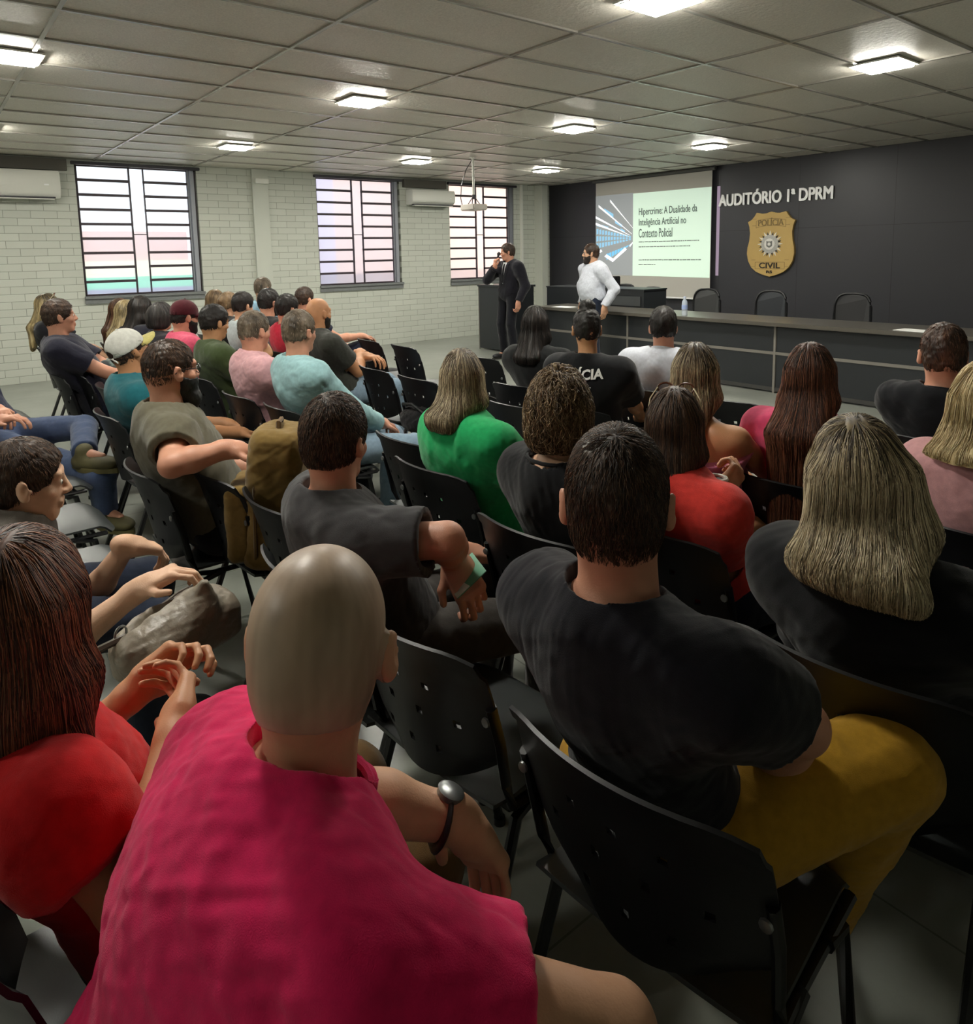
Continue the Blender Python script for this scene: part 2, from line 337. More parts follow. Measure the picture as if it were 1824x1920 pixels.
EYE_W=None
def person(label,head,yaw=8,s=1.,w=1.,sex='m',hyaw=None,hpitch=4,hroll=0,hy=-.13,lx=0.,pz=None,pel=(0,0),stand=False,h=.008,J=None,
           arms='thigh',top=None,trousers=None,shoe='shoe_black',skin_m=None,hair=None,legs='sit',glasses=None,cap_=None,beard=None,
           neckr=None,tyaw=0,curl=.6,face=False,belly=0.,group=None,extra=None,sunglasses=False,tie=False,scoop=0,ears=1.,slx=0.,hs=.88):
    t0=time.time(); J=J or {}; fem=sex=='f'
    hw=np.array(head,float) if len(head)==4 else atd(*head)
    hw=hw[:3].copy(); hw[2]-=(.026 if hs>.95 else .010); cy,sy=math.cos(R_(yaw)),math.sin(R_(yaw)); RZ=np.array([[cy,-sy],[sy,cy]])
    root=hw[:2]-RZ@np.array([lx,hy]); 
    def W(p): q=np.array(p,float); q[:2]=RZ.T@(q[:2]-root); return q      # world -> person space
    hc=np.array([lx,hy,hw[2]]); J={k:(W(atd(*v[1:])) if isinstance(v,tuple) and len(v)==4 and v[0]=='px' else v) for k,v in J.items()}
    for k in list(J):
        if k[:2]=='HD': J['hd'+k[2]]=J[k]-J['w'+k[2]]
    if hyaw is None: hyaw=math.degrees(math.atan2(-(3.3-hw[0]),(-3.4-hw[1])))
    HM=rotM(hyaw-yaw,hpitch,hroll); HS=s*(.93 if fem else .965)*hs; NS=hs**.6
    H=lambda x,y,z: hc+HM.T@(np.array([x,y,z])*HS)
    HE=lambda c,r,M=None: ell(H(*c),np.array(r)*HS,HM if M is None else M@HM)
    HC=lambda a,b,ra,rb=None: cap(H(*a),H(*b),ra*HS,(rb if rb is not None else ra)*HS)
    pz=pz if pz is not None else (.95*s if stand else .55)
    P=np.array([pel[0],pel[1],pz])
    nb=hc+HM.T@(np.array([0,-.035,-.05])*s)+np.array([0,-.012,-.095])*s
    spine=nrm(nb-P); TM=rotM(tyaw); tx=TM[0]; ty=np.cross(spine,tx); ty=nrm(ty); tz=np.cross(tx,ty)
    BM=np.array([tx,ty,tz]); sw=(.155 if fem else .180)*s*w**.5
    scn=nb-spine*.055*s+ty*.015
    A={}
    for sd,n in ((1,'r'),(-1,'l')):
        A['s'+n]=scn+tx*sd*sw-tz*.01
        if 's'+n in J: A['s'+n]=np.array(J['s'+n],float)
        A['hip'+n]=P+tx*sd*.092*s
    ual,fal=.285*s,.25*s
    dw={'thigh':((.13,.33,.63),(-.13,.31,.63)),'lap':((.05,.26,.64),(-.05,.26,.65)),'crossed':((-.10,.16,.78),(.12,.19,.80)),'down':((.27,.03,.80*s),(-.27,.03,.80*s)),
        'knee':((.15,.42,.62),(-.15,.40,.62))}[arms]
    for n,sd,i in (('r',1,0),('l',-1,1)):
        wt=np.array(J.get('w'+n,dw[i]),float)
        pole=J.get('p'+n,(sd*.5,-.5,-.8)); e,wt=ik(A['s'+n],wt,ual,fal,pole)
        if 'e'+n in J: e=np.array(J['e'+n],float)
        A['e'+n]=e; A['w'+n]=wt
    thl,cfl=.43*s,.42*s
    for n,sd in (('r',1),('l',-1)):
        if stand: an=np.array([sd*.12,0,.09]); k=ik(A['hip'+n],an,.44*s,.43*s,(0,1,0))[0]
        else:
            an=np.array(J.get('a'+n,(sd*.13,.40,.085)),float); k,an=ik(A['hip'+n],an,thl,cfl,J.get('kp'+n,(sd*.12,1,1.)))
        if 'k'+n in J: k=np.array(J['k'+n],float)
        A['k'+n]=k; A['a'+n]=an; A['t'+n]=np.array(J.get('t'+n,an+np.array([sd*.03,.16,-.05])),float)
    pts=np.array(list(A.values())+[hc+[0,0,.16],hc-[.13,.13,0],hc+[.13,.13,0],P-[.2,.2,.1],P+[.2,.16,0],scn-[0,.17,0],scn+[0,.2,0]])
    lo=pts.min(0)-.14; hi=pts.max(0)+.14; lo[2]=max(lo[2],-.02)
    # ---- body: one continuous surface
    B=Vol(lo,hi,h)
    def torso(v,i,k=.05):
        fw=.86 if fem else 1.
        v.op(ell(P+tz*.02*s,(.165*w*s+i,.115*w**.5*s+i,.13*s+i),BM),k)
        v.op(ell(P*.62+nb*.38+ty*.01,((.128 if fem else .145)*w*s+i,(.10+belly*.5)*w**.5*s+i,.17*s+i),BM),k)
        if belly: v.op(ell(P*.68+nb*.32+ty*.09,(.13*w*s+i,(.07+belly)*s+i,.13*s+i),BM),k)
        v.op(ell(P*.28+nb*.72-ty*.005,(.168*fw*w*s+i,.112*w**.5*s+i,.17*s+i),BM),k)
        for n in 'rl':
            sh=A['s'+n]; v.op(cap(nb-tz*.01-ty*.012,sh+tz*.004,.040*s+i,.050*s+i),.035)
            v.op(ell(sh*.72+(P*.28+nb*.72)*.28+ty*(-.03),(.07*s+i,.05*s+i,.09*s+i),BM),.04)
    slim=-.012
    torso(B,slim)
    for n in 'rl':
        fm=.88 if fem else 1.
        B.op(cap(A['s'+n],A['e'+n],.050*s*fm*w**.3,.040*s*fm),.03)
        mid=A['e'+n]*.65+A['w'+n]*.35
        B.op(cap(A['e'+n],mid,.039*s*fm,.041*s*fm),.012); B.op(cap(mid,A['w'+n],.041*s*fm,.027*s*fm),.015)
        B.op(cap(A['hip'+n],A['k'+n],.078*s,.050*s),.03); B.op(cap(A['k'+n],A['a'+n],.050*s,.034*s),.015)
        B.op(cap(A['a'+n],A['a'+n]+nrm(A['t'+n]-A['a'+n])*.11,.030*s,.018*s),.01)
    nr=neckr or (.047 if fem else .057)*NS
    B.op(cap(nb-tz*.03*s+ty*.012,H(0,-.022,-.03),nr*s*1.08,nr*s),.02)
    B.op(HE((0,-.014,.032),(.074,.095,.088)),.02)
    B.op(HE((0,-.045,-.02),(.060,.058,.06)),.03)
    B.op(HE((0,.022,-.035),(.061,.066,.082)),.02)
    B.op(HC((-.018,.058,-.093),(.018,.058,-.093),.020),.02)
    if h<.0085:
        B.op(HC((0,.086,.012),(0,.102,-.022),.0075,.0105),.010); B.op(HC((-.011,.094,-.027),(.011,.094,-.027),.0082),.007)
        B.op(HC((-.036,.072,.030),(.036,.072,.030),.014),.015)
        for sd in (1,-1):
            B.sub(HE((sd*.034,.104,.008),(.017,.018,.011)),.012); B.op(HE((sd*.033,.073,.007),(.014,.0145,.0125)),.004)
            B.op(HE((sd*.042,.056,-.022),(.022,.022,.02)),.02)
        B.op(HC((-.020,.083,-.055),(.020,.083,-.055),.0085),.006); B.op(HC((-.017,.083,-.067),(.017,.083,-.067),.008),.005)
        B.op(HC((-.022,.081,-.0612),(.022,.081,-.0612),.001),.001)
    for sd in (1,-1):
        EM=rotM(-sd*24,0,0)@np.array(rotM(0,-8,0))
        B.op(HE((sd*.082,-.006,-.004),(.0075*ears,.0185,.032),EM),.004); B.op(HE((sd*.078,.002,-.026),(.010,.010,.011)),.006)
        if h<.0065: B.sub(HE((sd*.094,.000,.000),(.0085,.010,.018),EM),.004); B.op(HE((sd*.080,.012,-.006),(.006,.006,.008)),.004)
    if hair and hair['style']=='stubble':
        for zz,yy in ((-.118,-.073),(-.145,-.066)): B.sub(HC((-.045,yy,zz),(.045,yy,zz),.0035),.007)
    hd={}
    for n,sd in (('r',1),('l',-1)):
        fd=nrm(A['w'+n]-A['e'+n]); d=np.array(J.get('hd'+n,fd*.6+np.array([-.25*sd,.6,-.25])),float); nn=np.array(J.get('hn'+n,(0,0,-1.)),float)
        c=J.get('hc'+n,curl); hd[n]=(A['w'+n],nrm(d),nn)
        for pr,k in hand_prims(A['w'+n],d,nn,sd,c,s*(.92 if fem else 1.),J.get('hs'+n,.3),J.get('th'+n,1.)): B.op(pr,max(k,.35*h))
    sk=skin_m or skin('light','c09070')
    E=empty('person',(root[0],root[1],0),yaw,label=label,category='person')
    if group: E['group']=group
    vol_obj('body',B,sk,E)
    # ---- clothes
    if top:
        fi=top.get('fit',.014); T=Vol(lo,hi,h); torso(T,fi,.06)
        sl=top.get('sleeve',.62)
        for n in 'rl':
            sh,e,wr=A['s'+n],A['e'+n],A['w'+n]
            if not top.get('strap'): T.op(cap(sh,sh*.7+e*.3,.052*s+fi,.052*s+fi),.04)
            if sl>=1.2:
                T.op(cap(sh,e,.056*s+fi,.046*s+fi),.03); T.op(fcap(e,wr*.96+e*.04,.046*s+fi,.036*s+fi*.8),.02)
            elif sl>.05:
                q=sh*(1-sl)+e*sl; T.op(fcap(sh,q,.056*s+fi,.056*s+fi*1.25),.03)
                if h<.0075: dd=nrm(e-sh); T.sub(cap(q-dd*.02,q+dd*.05,.050*s+fi*.45),.004)
        if top.get('skirt'): T.op(ell(P+tz*.02,(.19*w*s,.15*s,.14),BM),.05)
        hem=top.get('hem',-.10)
        T.keep(lambda X,Y,Z:(P[2]+hem)-Z+0*X+0*Y)
        no=top.get('neck',.0)
        if not top.get('strap'): T.sub(cap(nb-tz*(.004)+ty*.012,H(0,-.01,.0),nr*s*1.06+.010+no,nr*s+.03),.006)
        if scoop: T.sub(ell(nb-tz*.01-ty*.03,(.085+scoop*.2,.09,.03+scoop),BM),.01)
        if top.get('strap'):
            q0=scn-tz*.05; T.keep(lambda X,Y,Z:(X-f4(q0[0]))*f4(tz[0])+(Y-f4(q0[1]))*f4(tz[1])+(Z-f4(q0[2]))*f4(tz[2]))
            for sd in (1,-1): T.op(cap(q0+tx*sd*.075-ty*.085,q0+tx*sd*.08-ty*.055+tz*.075,.012,.012),.01); T.op(cap(q0+tx*sd*.08-ty*.055+tz*.075,q0+tx*sd*.075+ty*.06+tz*.0,.012,.012),.01)
        o=vol_obj('shirt' if not top.get('jacket') else 'jacket',T,top['m'],E,fold=top.get('fold',.005),ff=top.get('ff',19),seed=int(abs(hw[0]*100)))
        E_top=T
        if top.get('rib',True) and h<.0075 and not top.get('strap') and not scoop and not top.get('collar'):   # collar rib
            ax=nrm(H(0,-.01,-.02)-nb); c0=nb+ax*.008+ty*.012; cu=np.cross(ax,tx); rr=nr*s*1.06+.012+no; mb=MB(); ring=[]
            for k in range(28):
                a=2*math.pi*k/28; q=c0+(tx*math.cos(a)+cu*math.sin(a))*rr
                for _ in range(5): q=q-T.grad(q[None])[0]*(float(T.sample(q[None])[0])-.0)*.8
                ring.append(q+ax*.001)
            mb.tube(ring,.0055,6,closed=True); mb.build('collar',top.get('ribm',top['m']),E,smooth=True)
        if top.get('collar'):   # shirt collar
            ax=nrm(H(0,-.01,-.02)-nb); cu=np.cross(ax,tx); mb=MB(); rings=[]
            for (dz,rr) in ((-.012,.010),(.018,.006),(.032,.004),(.034,.008),(.006,.022),(-.008,.030)):
                rings.append([nb+ty*.012+ax*(dz)+(tx*math.cos(a)+cu*math.sin(a)*1.05)*(nr*s*1.06+rr) for a in np.linspace(R_(112),R_(428),26)])
            vs=[v for r_ in rings for v in r_]; fs=[(i*26+k,i*26+k+1,(i+1)*26+k+1,(i+1)*26+k) for i in range(5) for k in range(25)]
            mb.add(vs,fs); mb.build('collar',top['m'],E,smooth=True)
    else: E_top=None
    if trousers:
        fi=.012; lo2=lo.copy(); hi2=hi.copy(); hi2[2]=max(P[2]+.22,A['kr'][2]+.12,A['kl'][2]+.12); L=Vol(lo2,hi2,max(h,.006))
        L.op(ell(P+tz*.0,(.170*w*s+.004,.122*w**.5*s+.004,.13*s),BM),.03)
        L.keep(lambda X,Y,Z:Z-(P[2]+.07)+0*X+0*Y); tk=J.get('thick',1.)
        for n in 'rl':
            L.op(cap(A['hip'+n]-np.array([0,.0,.01]),A['k'+n],.086*s*w**.4*tk+fi*.5,.060*s*tk+fi*.5),.03)
            L.op(fcap(A['k'+n],A['a'+n]*.97+A['k'+n]*.03,.060*s*tk+fi*.5,.046*s*tk+fi),.02)
        vol_obj('trousers',L,trousers,E,fold=.004,ff=24,seed=3)
        for n in 'rl':
            a=A['a'+n]; t=A['t'+n]; d=nrm(t-a); up=nrm(np.cross(np.cross(d,nrm(A['k'+n]-a)),d)); lat=np.cross(d,up); FM=np.array([lat,d,up])
            if not J.get('a'+n) is None or stand or legs=='sit':
                flat=abs(d[2])<.45
                if flat: d=nrm([d[0],d[1],0]); up=np.array([0,0,1.]); lat=np.cross(d,up); FM=np.array([lat,d,up])
                base=a+(-up*.045)*s; c1=base-d*.02*s; c2=base+d*.13*s
                v=Vol(np.minimum(c1,c2)-.12,np.maximum(c1,c2)+.12,max(.005,h*.8))
                v.op(ell(c1,(.040*s,.055*s,.045*s),FM),.02).op(ell(base+d*.06*s-up*.005,(.045*s,.10*s,.042*s),FM),.03).op(ell(c2,(.047*s,.065*s,.030*s),FM),.03).op(cap(base+up*.0,a+up*.01,.045*s,.042*s),.02)
                pl=base-up*.038*s
                v.keep(lambda X,Y,Z:-((X-f4(pl[0]))*f4(up[0])+(Y-f4(pl[1]))*f4(up[1])+(Z-f4(pl[2]))*f4(up[2])))
                sm=MATS[shoe]; so=vol_obj('shoe',v,sm,E)
                if so and h<.0075:
                    mb=MB(); ol=[]
                    for k in range(24):
                        an_=2*math.pi*k/24; y_=math.sin(an_)*.148*s+.055*s; x_=math.cos(an_)*(.046 if y_>0 else .041)*s; ol.append((x_,y_))
                    vs=[base+lat*x_+d*y_-up*.046*s for x_,y_ in ol]+[base+lat*x_*1.03+d*y_-up*.022*s for x_,y_ in ol]
                    mb.add(vs,[tuple(range(24)),tuple(range(24,48))[::-1]]+[(i,(i+1)%24,(i+1)%24+24,i+24) for i in range(24)]); mb.build('sole',MATS.get(shoe+'_sole',MATS['sole']),so,smooth=False)
    # ---- hair
    if hair: make_hair(E,hair,hc,H,HE,HC,HM,HS,nb,tz,ty,scn,h,B,E_top,int(hw[0]*50))
    if beard:
        hh=min(h,.006); v=Vol(hc-.15,hc+.15,hh); th=beard.get('th',.006); L_=beard.get('len',0)
        v.op(HE((0,.024,-.042),(.061+th,.066+th,.080+th)),.02); v.op(HC((-.015,.060,-.093-L_*.5),(.015,.060,-.093-L_*.5),.022+th+L_*.3),.02)
        zl=lambda X,Y,Z,r:(X-f4(hc[0]))*f4(HM[r,0])+(Y-f4(hc[1]))*f4(HM[r,1])+(Z-f4(hc[2]))*f4(HM[r,2])
        v.keep(lambda X,Y,Z:zl(X,Y,Z,2)+.030*HS-np.minimum(0,zl(X,Y,Z,1)-.04)*-.4); v.keep(lambda X,Y,Z:-zl(X,Y,Z,1)+.006)
        v.sub(HE((0,.10,-.061),(.024,.03,.012)),.004); v.sub(HE((0,.10,-.03),(.03,.04,.018)),.006)
        vol_obj('beard',v,beard['m'],E,fold=.0015,ff=200)
    if face:
        for sd in (1,-1):
            mb=MB(); c=H(sd*.033,.0765,.007); mb.lathe([(.0118*HS*math.sin(a),-.0118*HS*math.cos(a)) for a in np.linspace(.05,3.09,9)],14,c); o=mb.build('eye',MATS['eye'],E,smooth=True)
            mb=MB(); c=H(sd*.033,.0768+.0104,.006); M=Matrix(HM.T).to_4x4(); mb.lathe([(.0001,.0022),(.0035,.0018),(.0055,0)],12,(0,0,0),M=Matrix.Translation(c)@M@Matrix.Rotation(R_(-90),4,'X')); mb.build('iris',MATS['iris'],o,smooth=True)
            mb=MB(); mb.tube([H(sd*(.018+.008*k),.086-.0022*k*k*.6,.028+.0025*math.sin(k*.8)) for k in range(5)],[.002,.003,.0032,.0026,.001],5); mb.build('eyebrow',MATS['brow'],E,smooth=True)
    if glasses:
        mb=MB()
        for sd in (1,-1):
            mb.tube([H(sd*(.034+.025*math.cos(a)),.094-.004*abs(math.cos(a)),.006+.018*math.sin(a)) for a in np.linspace(0,2*math.pi,18)[:-1]],.0022*HS,5,closed=True)
            mb.tube([H(sd*.059,.092,.012),H(sd*.082,.05,.012),H(sd*.086,-.002,.012),H(sd*.084,-.02,-.004)],.0022*HS,5)
        mb.tube([H(-.010,.098,.010),H(0,.103,.012),H(.010,.098,.010)],.002*HS,5)
        g=mb.build('glasses',glasses,E,smooth=True)
    if cap_: make_cap(E,cap_,H,HE,HM,HS,hc)
    if extra: extra(dict(E=E,A=A,H=H,HM=HM,T=E_top,nb=nb,scn=scn,BM=BM,P=P,hd=hd,W=W,s=s,root=root,yaw=yaw,HS=HS,B=B))
    return E
def make_hair(E,hr,hc,H,HE,HC,HM,HS,nb,tz,ty,scn,h,B,T,seed):
    st=hr['style']; th=hr.get('th',.012); L=hr.get('len',.3); rs=np.random.default_rng(seed); hh=hr.get('h',min(max(h*.75,.0035),.006)); wd=hr.get('w',1.)
    lo=hc-.18; hi=hc+.18
    if st in('long',): lo=lo-np.array([.06,.18,L]); hi=hi+np.array([.06,.04,0])
    v=Vol(lo,hi,hh)
    loc=lambda X,Y,Z,r:((X-f4(hc[0]))*f4(HM[r,0])+(Y-f4(hc[1]))*f4(HM[r,1])+(Z-f4(hc[2]))*f4(HM[r,2]))/f4(HS)
    side=hr.get('side',th*.55)
    if st=='stubble':
        gx=np.stack(np.meshgrid(*v.ax,indexing='ij'),-1).reshape(-1,3); v.a=(B.sample(gx).reshape(v.a.shape)-.0018).astype(f4)
    else: v.op(HE((0,-.014,.034+th*.25),(.074+side,.095+th*.8,.088+th)),.02)
    if st in('short','buzz','stubble','bun','balding','pony'):
        if st!='stubble': v.op(HE((0,-.040,-.018),(.066+side*.7,.062+side*.8,.066)),.02)
        nz=hr.get('nape',-.066); v.keep(lambda X,Y,Z:nz-loc(X,Y,Z,2)-.25*(loc(X,Y,Z,1)+.05))
        v.sub(HE((0,.118,-.045),(.080,.092,.127)),.010)
        if st!='stubble': v.sub(HE((0,.02,-.085),(.09,.052,.062)),.01)
        else: v.sub(HE((0,.045,-.10),(.12,.062,.085)),.01)
        if st=='balding': v.sub(HE((0,.03,.12),(.05,.085,.05)),.01)
        if st=='bun':
            c=hr.get('bun',(0,-.085,.09)); v.op(HE(c,(.048,.042,.040)),.008); v.op(HC((0,-.06,.06),c,.03,.035),.012)
        if st=='pony':
            p0=H(0,-.11,.02); 
            v.op(cap(p0,p0+np.array([0,-.02,-.14]),.026,.016),.015)
        for sd in (1,-1): v.sub(HE((sd*.090,-.002,-.006),(.020,.024,.036)),.004)
    elif st in('bob','curly'):
        r=hr.get('r',.10)
        v.op(HE((0,-.03,-.01),(r*wd,.095+th,.105)),.03); v.op(HE((0,-.05,-.075),(r*.93*wd,.075,.05)),.03)
        v.sub(HE((0,.122,-.065),(.072,.085,.14)),.012); v.sub(ell(nb-tz*.06,(.09,.09,.09)),.02)
        v.keep(lambda X,Y,Z:hr.get('nape',-.105)-loc(X,Y,Z,2))
    elif st=='long':
        bk=hr.get('back',.09); sx=hr.get('sx',0)
        yb=nb[1]-bk; 
        for k in np.linspace(-1,1,5):
            wx=.062*wd; a=H(k*wx*.9,-.055-.02*(1-abs(k)),.02); b=H(k*wx*1.12,-.062-.02*(1-abs(k)),-.085)
            cz=nb[2]-.03+(.05 if L<.05 else 0); c=np.array([nb[0]+k*wx*1.15+sx*.4,yb+.02*abs(k),cz]); dz=min(nb[2]-L+.03*abs(k)+(.02 if k==.5 else 0),cz-.02); d=np.array([nb[0]+k*wx*hr.get('endw',1.05)+sx,yb-.02*min(1,(cz-dz)/.1)+.015*abs(k)+(cz-dz)*0.10,dz])
            v.op(cap(a,b,.036*HS,.034*HS),.03); v.op(cap(b,c,.034*HS,.032*HS),.03); v.op(cap(c,d,.030*HS,hr.get('tip',.020)*HS),.025)
        for sd in (1,-1):
            a=H(sd*.066,.008,.03); b=H(sd*.078,-.012,-.09); v.op(cap(a,b,.022*HS,.026*HS),.03)
            fr=hr.get('front',(0,0))[0 if sd>0 else 1]
            c=nb+np.array([sd*(.085*min(1,wd)+.0),-.055,.0 if L<.05 else -.02]); v.op(cap(b,c,.024*HS,.014*HS),.03)
            if fr: 
                c1=nb+np.array([sd*.10,.05,-.03]); c2=nb+np.array([sd*.11,.10,-.03-fr]); v.op(cap(b,c1,.028,.028),.03); v.op(cap(c1,c2,.028,.012),.03)
        v.sub(HE((0,.118,-.06),(.064,.088,.14)),.012)
    vv,ff=v.mesh(); 
    if len(ff)==0: return
    n=vnormals(vv,ff)
    ql=(vv-hc)@HM.T/HS
    az=np.arctan2(ql[:,0],-(ql[:,1]+.01)+(.06 if st=='long' else 0)); strk=np.sin(az*23+1.3*np.sin(vv[:,2]*14)+seed)*.5+np.sin(az*41+seed*2+vv[:,2]*9)*.5
    wv=wob(vv*np.array([1,1,.5]),55,seed)
    amp=hr.get('amp',.003 if st in('long','bob') else (.009 if st=='curly' else .0032))
    if st in('long','bob'): vv=vv+n*((strk*.7+wv*.5)*amp)[:,None]
    elif st=='curly': vv=vv+n*(wob(vv,70,seed)*amp*.7)[:,None]
    else: vv=vv+n*(wob(vv,110,seed)*amp)[:,None]
    if hr.get('roots') and st in('long','bob','curly'): rt=np.clip((ql[:,2]-.03)/.09,0,1)*hr['roots']
    else: rt=0
    tint=np.clip(.42+.18*strk*(1 if st in('long','bob') else .3)+.25*wv-rt,0,1)
    cnt=hr.get('n',0)
    if cnt:
        ids=rs.integers(0,len(vv),cnt*3); 
        if st in('long','bob'): ids=ids[(ql[ids,2]>-.02)|(rs.uniform(size=len(ids))<.4)]
        ids=ids[:cnt]; roots=vv[ids]
        if st in('long','bob'):
            cr=np.where(np.linalg.norm(vv-H(0,-.045,.12),axis=1)<.055*HS)[0]
            if len(cr): ids=np.concatenate([ids[:-cnt//6],rs.choice(cr,cnt//6)]); roots=vv[ids]
        crown=H(0,-.045,.12); part=H(0,.03,.12)
        def D(P,g,i):
            q=(P-hc)@HM.T/HS
            if st in('long','bob'):
                wgt=np.clip(q[:,2]/.07,0,1)[:,None]; 
                a=P-crown; d=a/np.linalg.norm(a,axis=1,keepdims=True)*wgt+np.array([0,0,-1.])*(1-wgt*.6); d=d-g*(d*g).sum(1,keepdims=True); return d+rs.normal(0,.05,d.shape)
            a=P-crown; d=a/np.linalg.norm(a,axis=1,keepdims=True); d=d-g*(d*g).sum(1,keepdims=True); d/=np.linalg.norm(d,axis=1,keepdims=True)+1e-6
            return d*.9+g*hr.get('lift',.4)+rs.normal(0,.22,d.shape)
        SL=hr.get('sl',(12,.028) if st=='long' else ((9,.020) if st=='bob' else ((9,.008) if st=='curly' else (hr.get('ns',4),.0065))))
        sv,sf,stn=strands(v,roots,D,SL[0],SL[1],hr.get('off',.010 if st=='curly' else .002),hr.get('sr',.0008),rs,curl=hr.get('curl',.75 if st=='curly' else 0),zmin=(float(vv[:,2].min())+.005 if st in('long','bob') else None))
        base_t=np.interp(stn,[0,1],[.15,.95])
        if hr.get('roots'):
            qz=((sv-hc)@HM.T/HS)[:,2]; base_t=base_t-np.clip((qz-.03)/.09,0,1)*hr['roots']
        ff=np.concatenate([ff,sf+len(vv)]); vv=np.concatenate([vv,sv]); tint=np.concatenate([tint,np.clip(base_t,0,1)])
    return link('hair',np_mesh('hair',vv,ff,tint),hr['m'],E)
def make_cap(E,c,H,HE,HM,HS,hc):
    m=c['m']; v=Vol(hc-.2,hc+.2,.004)
    loc=lambda X,Y,Z,r:((X-f4(hc[0]))*f4(HM[r,0])+(Y-f4(hc[1]))*f4(HM[r,1])+(Z-f4(hc[2]))*f4(HM[r,2]))/f4(HS)
    v.op(HE((0,-.012,.038),(.090,.110,.104)),.01); v.keep(lambda X,Y,Z:.022-loc(X,Y,Z,2)+.12*loc(X,Y,Z,1))
    if c.get('back'): v.keep(lambda X,Y,Z:.022-loc(X,Y,Z,2)+.12*loc(X,Y,Z,1))
    v.sub(HE((0,-.012,.03),(.084,.104,.094)),.003)
    if c.get('open',True): v.sub(HE((0,-.12,.035),(.036,.04,.022)),.003)
    o=vol_obj('cap',v,m,E,fold=.001,ff=30)
    mb=MB(); N=12; P0=[];P1=[]
    sg=1
    for i in range(N+1):
        a=math.pi*(i/N); x=.076*math.cos(a); y0=.075*math.sin(a)*.55+.045; yo=.045+.13*math.sin(a)**.8
        P0.append((x,y0)); P1.append((x*1.0,yo))
    vs=[];
    for dz in (0,.004):
        for (x,y) in P0: vs.append(H(x,y,.040+dz-x*x*3))
        for (x,y) in P1: vs.append(H(x,y,.034+dz-x*x*5))
    n=N+1; fs=[]
    for i in range(N):
        fs+= [(i,i+1,n+i+1,n+i),(2*n+i,3*n+i,3*n+i+1,2*n+i+1),(n+i,n+i+1,3*n+i+1,3*n+i)]
    mb.add(vs,fs); mb.build('visor',c.get('vm',m),o,smooth=False)
    mb=MB(); mb.lathe([(.0001,.006),(.006,.004),(.008,0)],10,H(0,-.012,.143)); mb.build('button',m,o,smooth=True)
    if c.get('open',True):
        mb=MB(); mb.tube([H(.036*math.cos(a),-.118-.004*math.sin(a),.010+.004*math.sin(3*a)) for a in np.linspace(0,math.pi,8)],.005,6,flat=.5); mb.tube([H(.02,-.118,.008),H(.05,-.115,-.004),H(.056,-.112,-.016)],.004,5); mb.build('strap',m,o,smooth=True)
# ------------------------------------------------------------------ room
ST=dict(kind='structure')
ZC=2.81; XR=13.6; YB=-13.2
def brick_mat():
    m=bpy.data.materials.new('painted_blocks'); m.use_nodes=True; nt=m.node_tree; b=nt.nodes['Principled BSDF']
    tc=nt.nodes.new('ShaderNodeTexCoord'); mp=nt.nodes.new('ShaderNodeMapping'); mp.inputs['Rotation'].default_value=(0,0,0)
    sx=nt.nodes.new('ShaderNodeSeparateXYZ'); cx=nt.nodes.new('ShaderNodeCombineXYZ')
    nt.links.new(tc.outputs['Object'],sx.inputs[0]); nt.links.new(sx.outputs['Y'],cx.inputs['X']); nt.links.new(sx.outputs['Z'],cx.inputs['Y'])
    br=nt.nodes.new('ShaderNodeTexBrick'); nt.links.new(cx.outputs[0],br.inputs['Vector'])
    br.inputs['Scale'].default_value=1; br.inputs['Brick Width'].default_value=.29; br.inputs['Row Height'].default_value=.0935
    br.inputs['Mortar Size'].default_value=.0035; br.inputs['Mortar Smooth'].default_value=.5; br.offset=.5
    br.inputs['Color1'].default_value=lin('bfc2b8'); br.inputs['Color2'].default_value=lin('b8bbb1'); br.inputs['Mortar'].default_value=lin('8a8d82')
    nt.links.new(br.outputs['Color'],b.inputs['Base Color'])
    n=nt.nodes.new('ShaderNodeTexNoise'); n.inputs['Scale'].default_value=60; nt.links.new(tc.outputs['Object'],n.inputs['Vector'])
    ad=nt.nodes.new('ShaderNodeMath'); ad.operation='MULTIPLY_ADD'; nt.links.new(n.outputs['Fac'],ad.inputs[0]); ad.inputs[1].default_value=.15
    iv=nt.nodes.new('ShaderNodeMath'); iv.operation='SUBTRACT'; iv.inputs[0].default_value=1; nt.links.new(br.outputs['Fac'],iv.inputs[1]); nt.links.new(iv.outputs[0],ad.inputs[2])
    bp=nt.nodes.new('ShaderNodeBump'); bp.inputs['Strength'].default_value=.6; bp.inputs['Distance'].default_value=.006; nt.links.new(ad.outputs[0],bp.inputs['Height']); nt.links.new(bp.outputs[0],b.inputs['Normal'])
    b.inputs['Roughness'].default_value=.6; b.inputs['Specular IOR Level'].default_value=.3
    return m
